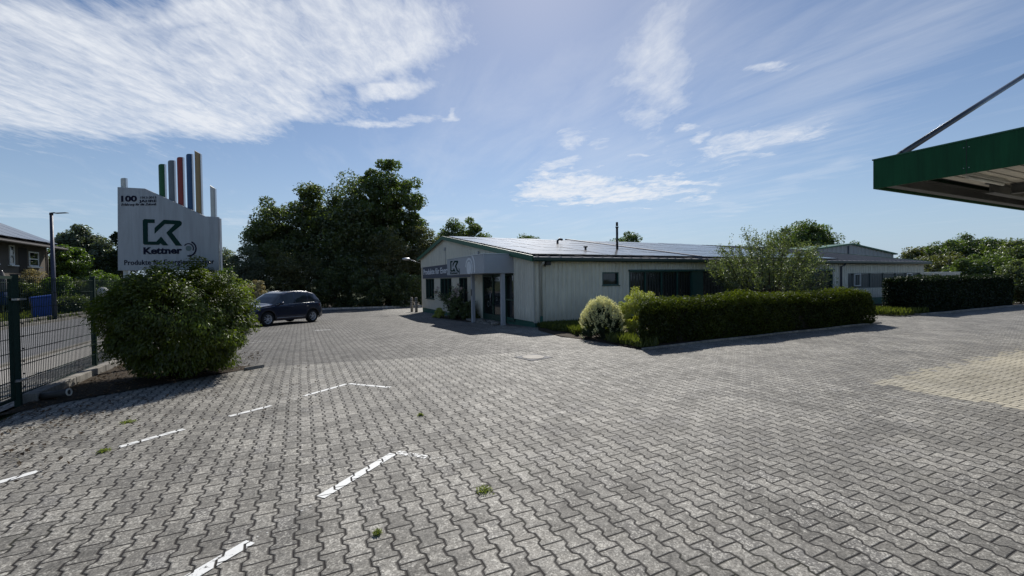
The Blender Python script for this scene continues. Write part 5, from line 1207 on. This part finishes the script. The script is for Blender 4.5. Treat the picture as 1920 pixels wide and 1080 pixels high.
# ------------------------------------------------------------------ the parked car
def car():
    P = Vector((-1.11, 25.62, 0)); hd = math.atan2(-1.80, -2.02); z0 = G(P.x, P.y)
    o = empty('parked_car', (P.x, P.y, z0), hd, label='dark blue compact SUV parked facing left behind the big bush', cat='car')
    o.rotation_euler = (0, R(-1.0), hd)
    s = NT('dark_blue_car_paint'); v = s.coord()
    s.bsdf((.014, .022, .052), .30, .35, .5, None, Coat_Weight=1., Coat_Roughness=.04); PAINTC = s.m
    GLC = glass_dark('car_glass', (.03, .036, .042), .03)
    tp = [(2.25, .60), (2.22, .74), (2.1, .86), (1.9, .94), (1.5, 1.01), (1.1, 1.055), (1.0, 1.09), (.62, 1.40), (.35, 1.58), (.1, 1.66), (-.4, 1.70), (-.8, 1.70), (-1.3, 1.665), (-1.60, 1.60), (-1.70, 1.54), (-1.93, 1.18), (-2.03, 1.04), (-2.09, .88), (-2.11, .66)]
    def itp(t, x):
        for (xa, a), (xb, b) in zip(t[:-1], t[1:]):
            if xb <= x <= xa: return a+(b-a)*(xa-x)/(xa-xb)
        return t[0][1] if x > t[0][0] else t[-1][1]
    XS = sorted(set([round(2.25-.045*i, 3) for i in range(101)]+[.95, -.33, -.26, -1.16, -1.10, -1.52, -1.72, -1.9, -2.11, 1.0, .3]), reverse=True); XS = [x for x in XS if x >= -2.115]
    ax_ = (1.31, -1.37); WR = .345
    def sec(x):
        T_ = itp(tp, x); W_ = .915*(1-.20*max(0, (x-1.65)/.6)**2.2)*(1-.13*max(0, (-x-1.55)/.56)**2.2)
        low = .24 if -1.8 < x < 1.8 else .24+.10*min(1, (abs(x)-1.8)/.4)
        for a in ax_:
            dx = abs(x-a)
            if dx < .41: low = max(low, .345+math.sqrt(.41**2-dx**2)*.98)
        B_ = min(1.03-.03*x, T_-.09); g_ = max(0, min(1, (T_-B_-.09)/.4)); Wr = (W_-.04)*(1-g_)+(W_-.22)*g_
        low = min(low, B_-.06)
        q = [(W_*.965, low), (W_*.995, low+.05*(B_-low)/.6), (W_, low+.30*(B_-low)), (W_*.992, low+.62*(B_-low)), (W_, low+.80*(B_-low)), (W_*.985, low+.93*(B_-low)), (W_*.955, B_)]
        zr = T_-.065 if g_ > .05 else T_-.045
        for t in (.07, .92): q.append((W_*.955*(1-t)+Wr*t-.015*math.sin(3.14*t)*-1, B_+(zr-B_)*t))
        q += [(Wr, zr), (Wr*.93, T_-.03), (Wr*.7, T_-.01), (Wr*.35, T_-.001), (0, T_)]
        return q
    S = [sec(x) for x in XS]; nr = len(S[0])
    body, side, front, rear = MB(), MB(), MB(), MB()
    for m in (body, side, front, rear): m.idx = {}
    def vid(m, i, j, sgn):
        k = (i, j, sgn if j < nr-1 else 1)
        if k not in m.idx: m.idx[k] = len(m.v); m.v.append((XS[i], S[i][j][0]*sgn, S[i][j][1]))
        return m.idx[k]
    for i in range(len(XS)-1):
        xm = (XS[i]+XS[i+1])/2; Tm = itp(tp, xm)
        for j in range(nr-1):
            tgt = body
            if j == 7 and -1.53 < xm < .93 and not (-.33 < xm < -.26) and not (-1.16 < xm < -1.10): tgt = side
            if j >= 9 and .30 < xm < 1.0: tgt = front
            if j >= 9 and -1.92 < xm < -1.73: tgt = rear
            for sg in (1, -1):
                q = (vid(tgt, i, j, sg), vid(tgt, i+1, j, sg), vid(tgt, i+1, j+1, sg), vid(tgt, i, j+1, sg)); q = q if sg == -1 else q[::-1]
                tgt.f.append(q); tgt.sm.append(True)
    for i in (0, len(XS)-1):                                     # nose and tail caps
        ids = [vid(body, i, j, 1) for j in range(nr)]+[vid(body, i, j, -1) for j in range(nr-2, -1, -1)]; body.f.append(tuple(ids if i == 0 else ids[::-1])); body.sm.append(False)
    bd = body.build('body', PAINTC, o, local=True); side.build('side_window', GLC, o, local=True); front.build('windscreen', GLC, o, local=True); rear.build('rear_window', GLC, o, local=True)
    m = MB(); m.box(-1.9, 2.0, -.72, .72, .22, .8); m.build('underbody_fill', M_['black'], o, local=True)  # black box added inside so the wheel wells look dark
    for a in ax_:                                             # black arch trims
        for sg in (1, -1):
            m = MB(); pts = [(a+.425*math.cos(t), sg*.90, .345+.425*math.sin(t)) for t in np.linspace(-.25, math.pi+.25, 18)]; m.tube(pts, .03, 6); m.build('arch_trim', M_['black'], o, local=True)
    for a in ax_:
        for sg in (1, -1):
            w_ = empty('wheel', (0, 0, 0)); w_.parent = o; w_.location = (a, sg*.80, WR)
            m = MB(); n = 36; prof = [(-.11, .22), (-.115, .30), (-.10, .335), (-.05, .345), (.05, .345), (.10, .335), (.115, .30), (.11, .22)]
            m.v = [(r_*math.cos(6.2832*k/n), y, r_*math.sin(6.2832*k/n)) for (y, r_) in prof for k in range(n)]
            m.f = [(j*n+k, j*n+(k+1) % n, (j+1)*n+(k+1) % n, (j+1)*n+k) for j in range(len(prof)-1) for k in range(n)]; m.sm = [True]*len(m.f); m.build('tyre', M_['tyre'], w_, local=True)
            m = MB(); y0 = sg*.10
            for k in range(n):                                    # rim lip
                t0, t1 = 6.2832*k/n, 6.2832*(k+1)/n
                m.add([(r_*math.cos(t), yy, r_*math.sin(t)) for t in (t0, t1) for (r_, yy) in ((.232, y0), (.208, y0), (.20, y0-sg*.1))], [(0, 1, 4, 3), (1, 2, 5, 4)], True)
            for k in range(5):
                for dd in (-.17, .17):
                    t = 6.2832*k/5+.3+dd; t2 = 6.2832*k/5+.3+dd*1.9
                    m.tube([(.04*math.cos(t), y0-sg*.015, .04*math.sin(t)), (.21*math.cos(t2*.5+t*.5), y0-sg*.005, .21*math.sin(t2*.5+t*.5))], [.016, .013], 6)
            m.cyl((0, y0-sg*.03, 0), .05, sg*.03, 14, 'y'); m.build('rim', plain('silver_rim', (.62, .62, .64), .35, .25), w_, local=True)
            m = MB(); m.cyl((0, y0-sg*.12, 0), .2, sg*.02, 24, 'y'); m.build('brake_disc', M_['black'], w_, local=True)
    def hw(x, j=4): return sec(x)[j][0]
    for sg in (1, -1):
        m = MB(); m.tube([(x, sg*(sec(x)[9][0]-.02), sec(x)[9][1]+(.045 if 0 < k < 9 else 0)) for k, x in enumerate(np.linspace(.15, -1.5, 11))], .017, 6); m.build('roof_rail', M_['alu'], o, local=True)
        m = MB(); m.tube([(x, sg*(hw(x, 2)+.004), .37) for x in np.linspace(.82, -.85, 8)], .014, 6); m.build('trim_strip', M_['alu'], o, local=True)
        m = MB(); m.tube([(x, sg*(sec(x)[6][0]+.008), sec(x)[6][1]+.012) for x in np.linspace(.85, -1.52, 12)], .009, 5); m.build('window_trim', M_['alu'], o, local=True)
        for hx in (.0, -.98): m = MB(); m.tube([(hx+.1, sg*(hw(hx)+.004), .89), (hx+.07, sg*(hw(hx)+.035), .89), (hx-.07, sg*(hw(hx)+.035), .895), (hx-.1, sg*(hw(hx)+.004), .895)], .013, 6); m.build('door_handle', PAINTC, o, local=True)
        m = MB()
        for x in (.72, -.30, -1.12):
            j = [1, 2, 3, 4, 5, 6]; m.tube([(x+(.0 if x > -1 else .12*max(0, .6-S_[1])), sg*(S_[0]+.0015), S_[1]) for S_ in [sec(x)[k] for k in j]], .004, 4)
        m.build('door_gap', M_['black'], o, local=True)
        m = MB(); m.ball((.62, sg*1.01, 1.10), .11, 14, 10, (.75, 1.15, .72)); m.tube([(.64, sg*.86, 1.04), (.63, sg*.96, 1.06)], .03, 6); m.build('wing_mirror', PAINTC, o, local=True)
        m = MB(); m.add([(2.17, sg*.50, .69), (1.74, sg*.86, .80), (1.70, sg*.885, .88), (2.10, sg*.50, .79), (2.235, sg*.50, .69), (1.82, sg*.89, .79), (1.76, sg*.895, .86), (2.15, sg*.50, .80)], [(0,1,2,3),(4,7,6,5),(0,4,5,1),(1,5,6,2),(2,6,7,3),(3,7,4,0)]); hl = m.build('headlight', glass_dark('lamp_glass', (.06, .065, .07), .05), o, local=True, bevel=.01)
        m = MB(); m.tube([(2.18, sg*.54, .805), (1.98, sg*.76, .845), (1.72, sg*.905, .885), (1.84, sg*.905, .76)], .012, 6); m.build('light_strip', plain('chrome_bright', (.8, .8, .82), .2, .9), hl, local=True)
        m = MB(); m.add([(x_+.15, y_, z_) for x_, y_, z_ in [(-1.98, sg*.865, .90), (-2.22, sg*.68, .90), (-2.18, sg*.66, 1.02), (-1.98, sg*.85, 1.03), (-1.98, sg*.90, .90), (-2.27, sg*.72, .90), (-2.225, sg*.70, 1.02), (-1.98, sg*.885, 1.03)]], [(0,1,2,3),(4,7,6,5),(0,4,5,1),(1,5,6,2),(2,6,7,3),(3,7,4,0)]); m.build('tail_light', plain('red_lens', (.35, .02, .02), .2), o, local=True)
    m = MB(); m.box(2.2, 2.262, -.5, .5, .60, .74); m.build('grille', M_['black'], o, local=True, bevel=.02)
    m = MB(); m.box(2.19, 2.255, -.62, .62, .34, .50); m.build('lower_grille', M_['black'], o, local=True, bevel=.02)
    m = MB(); m.box(2.262, 2.27, -.26, .26, .50, .60); m.build('number_plate', M_['white'], o, local=True)
    m = MB(); m.box(-2.14, -2.05, -.7, .7, .30, .52); m.build('rear_bumper', M_['black'], o, local=True, bevel=.03)
    for y in (-.36, .36):
        m = MB(); m.box(-.38, -.28, y-.22, y+.22, .55, 1.22); m.ball((-.36, y, 1.33), .12, 10, 8, (.5, 1, .9)); m.build('seat', M_['darkgrey'], o, local=True)
    m = MB(); m.tube([(.45, .36, .95), (.35, .36, 1.08)], .02, 6); m.build('steering_column', M_['black'], o, local=True)
car()

for ob in bpy.data.objects:
    if ob.name.startswith('camera') or ob.type in ('LIGHT',): pass
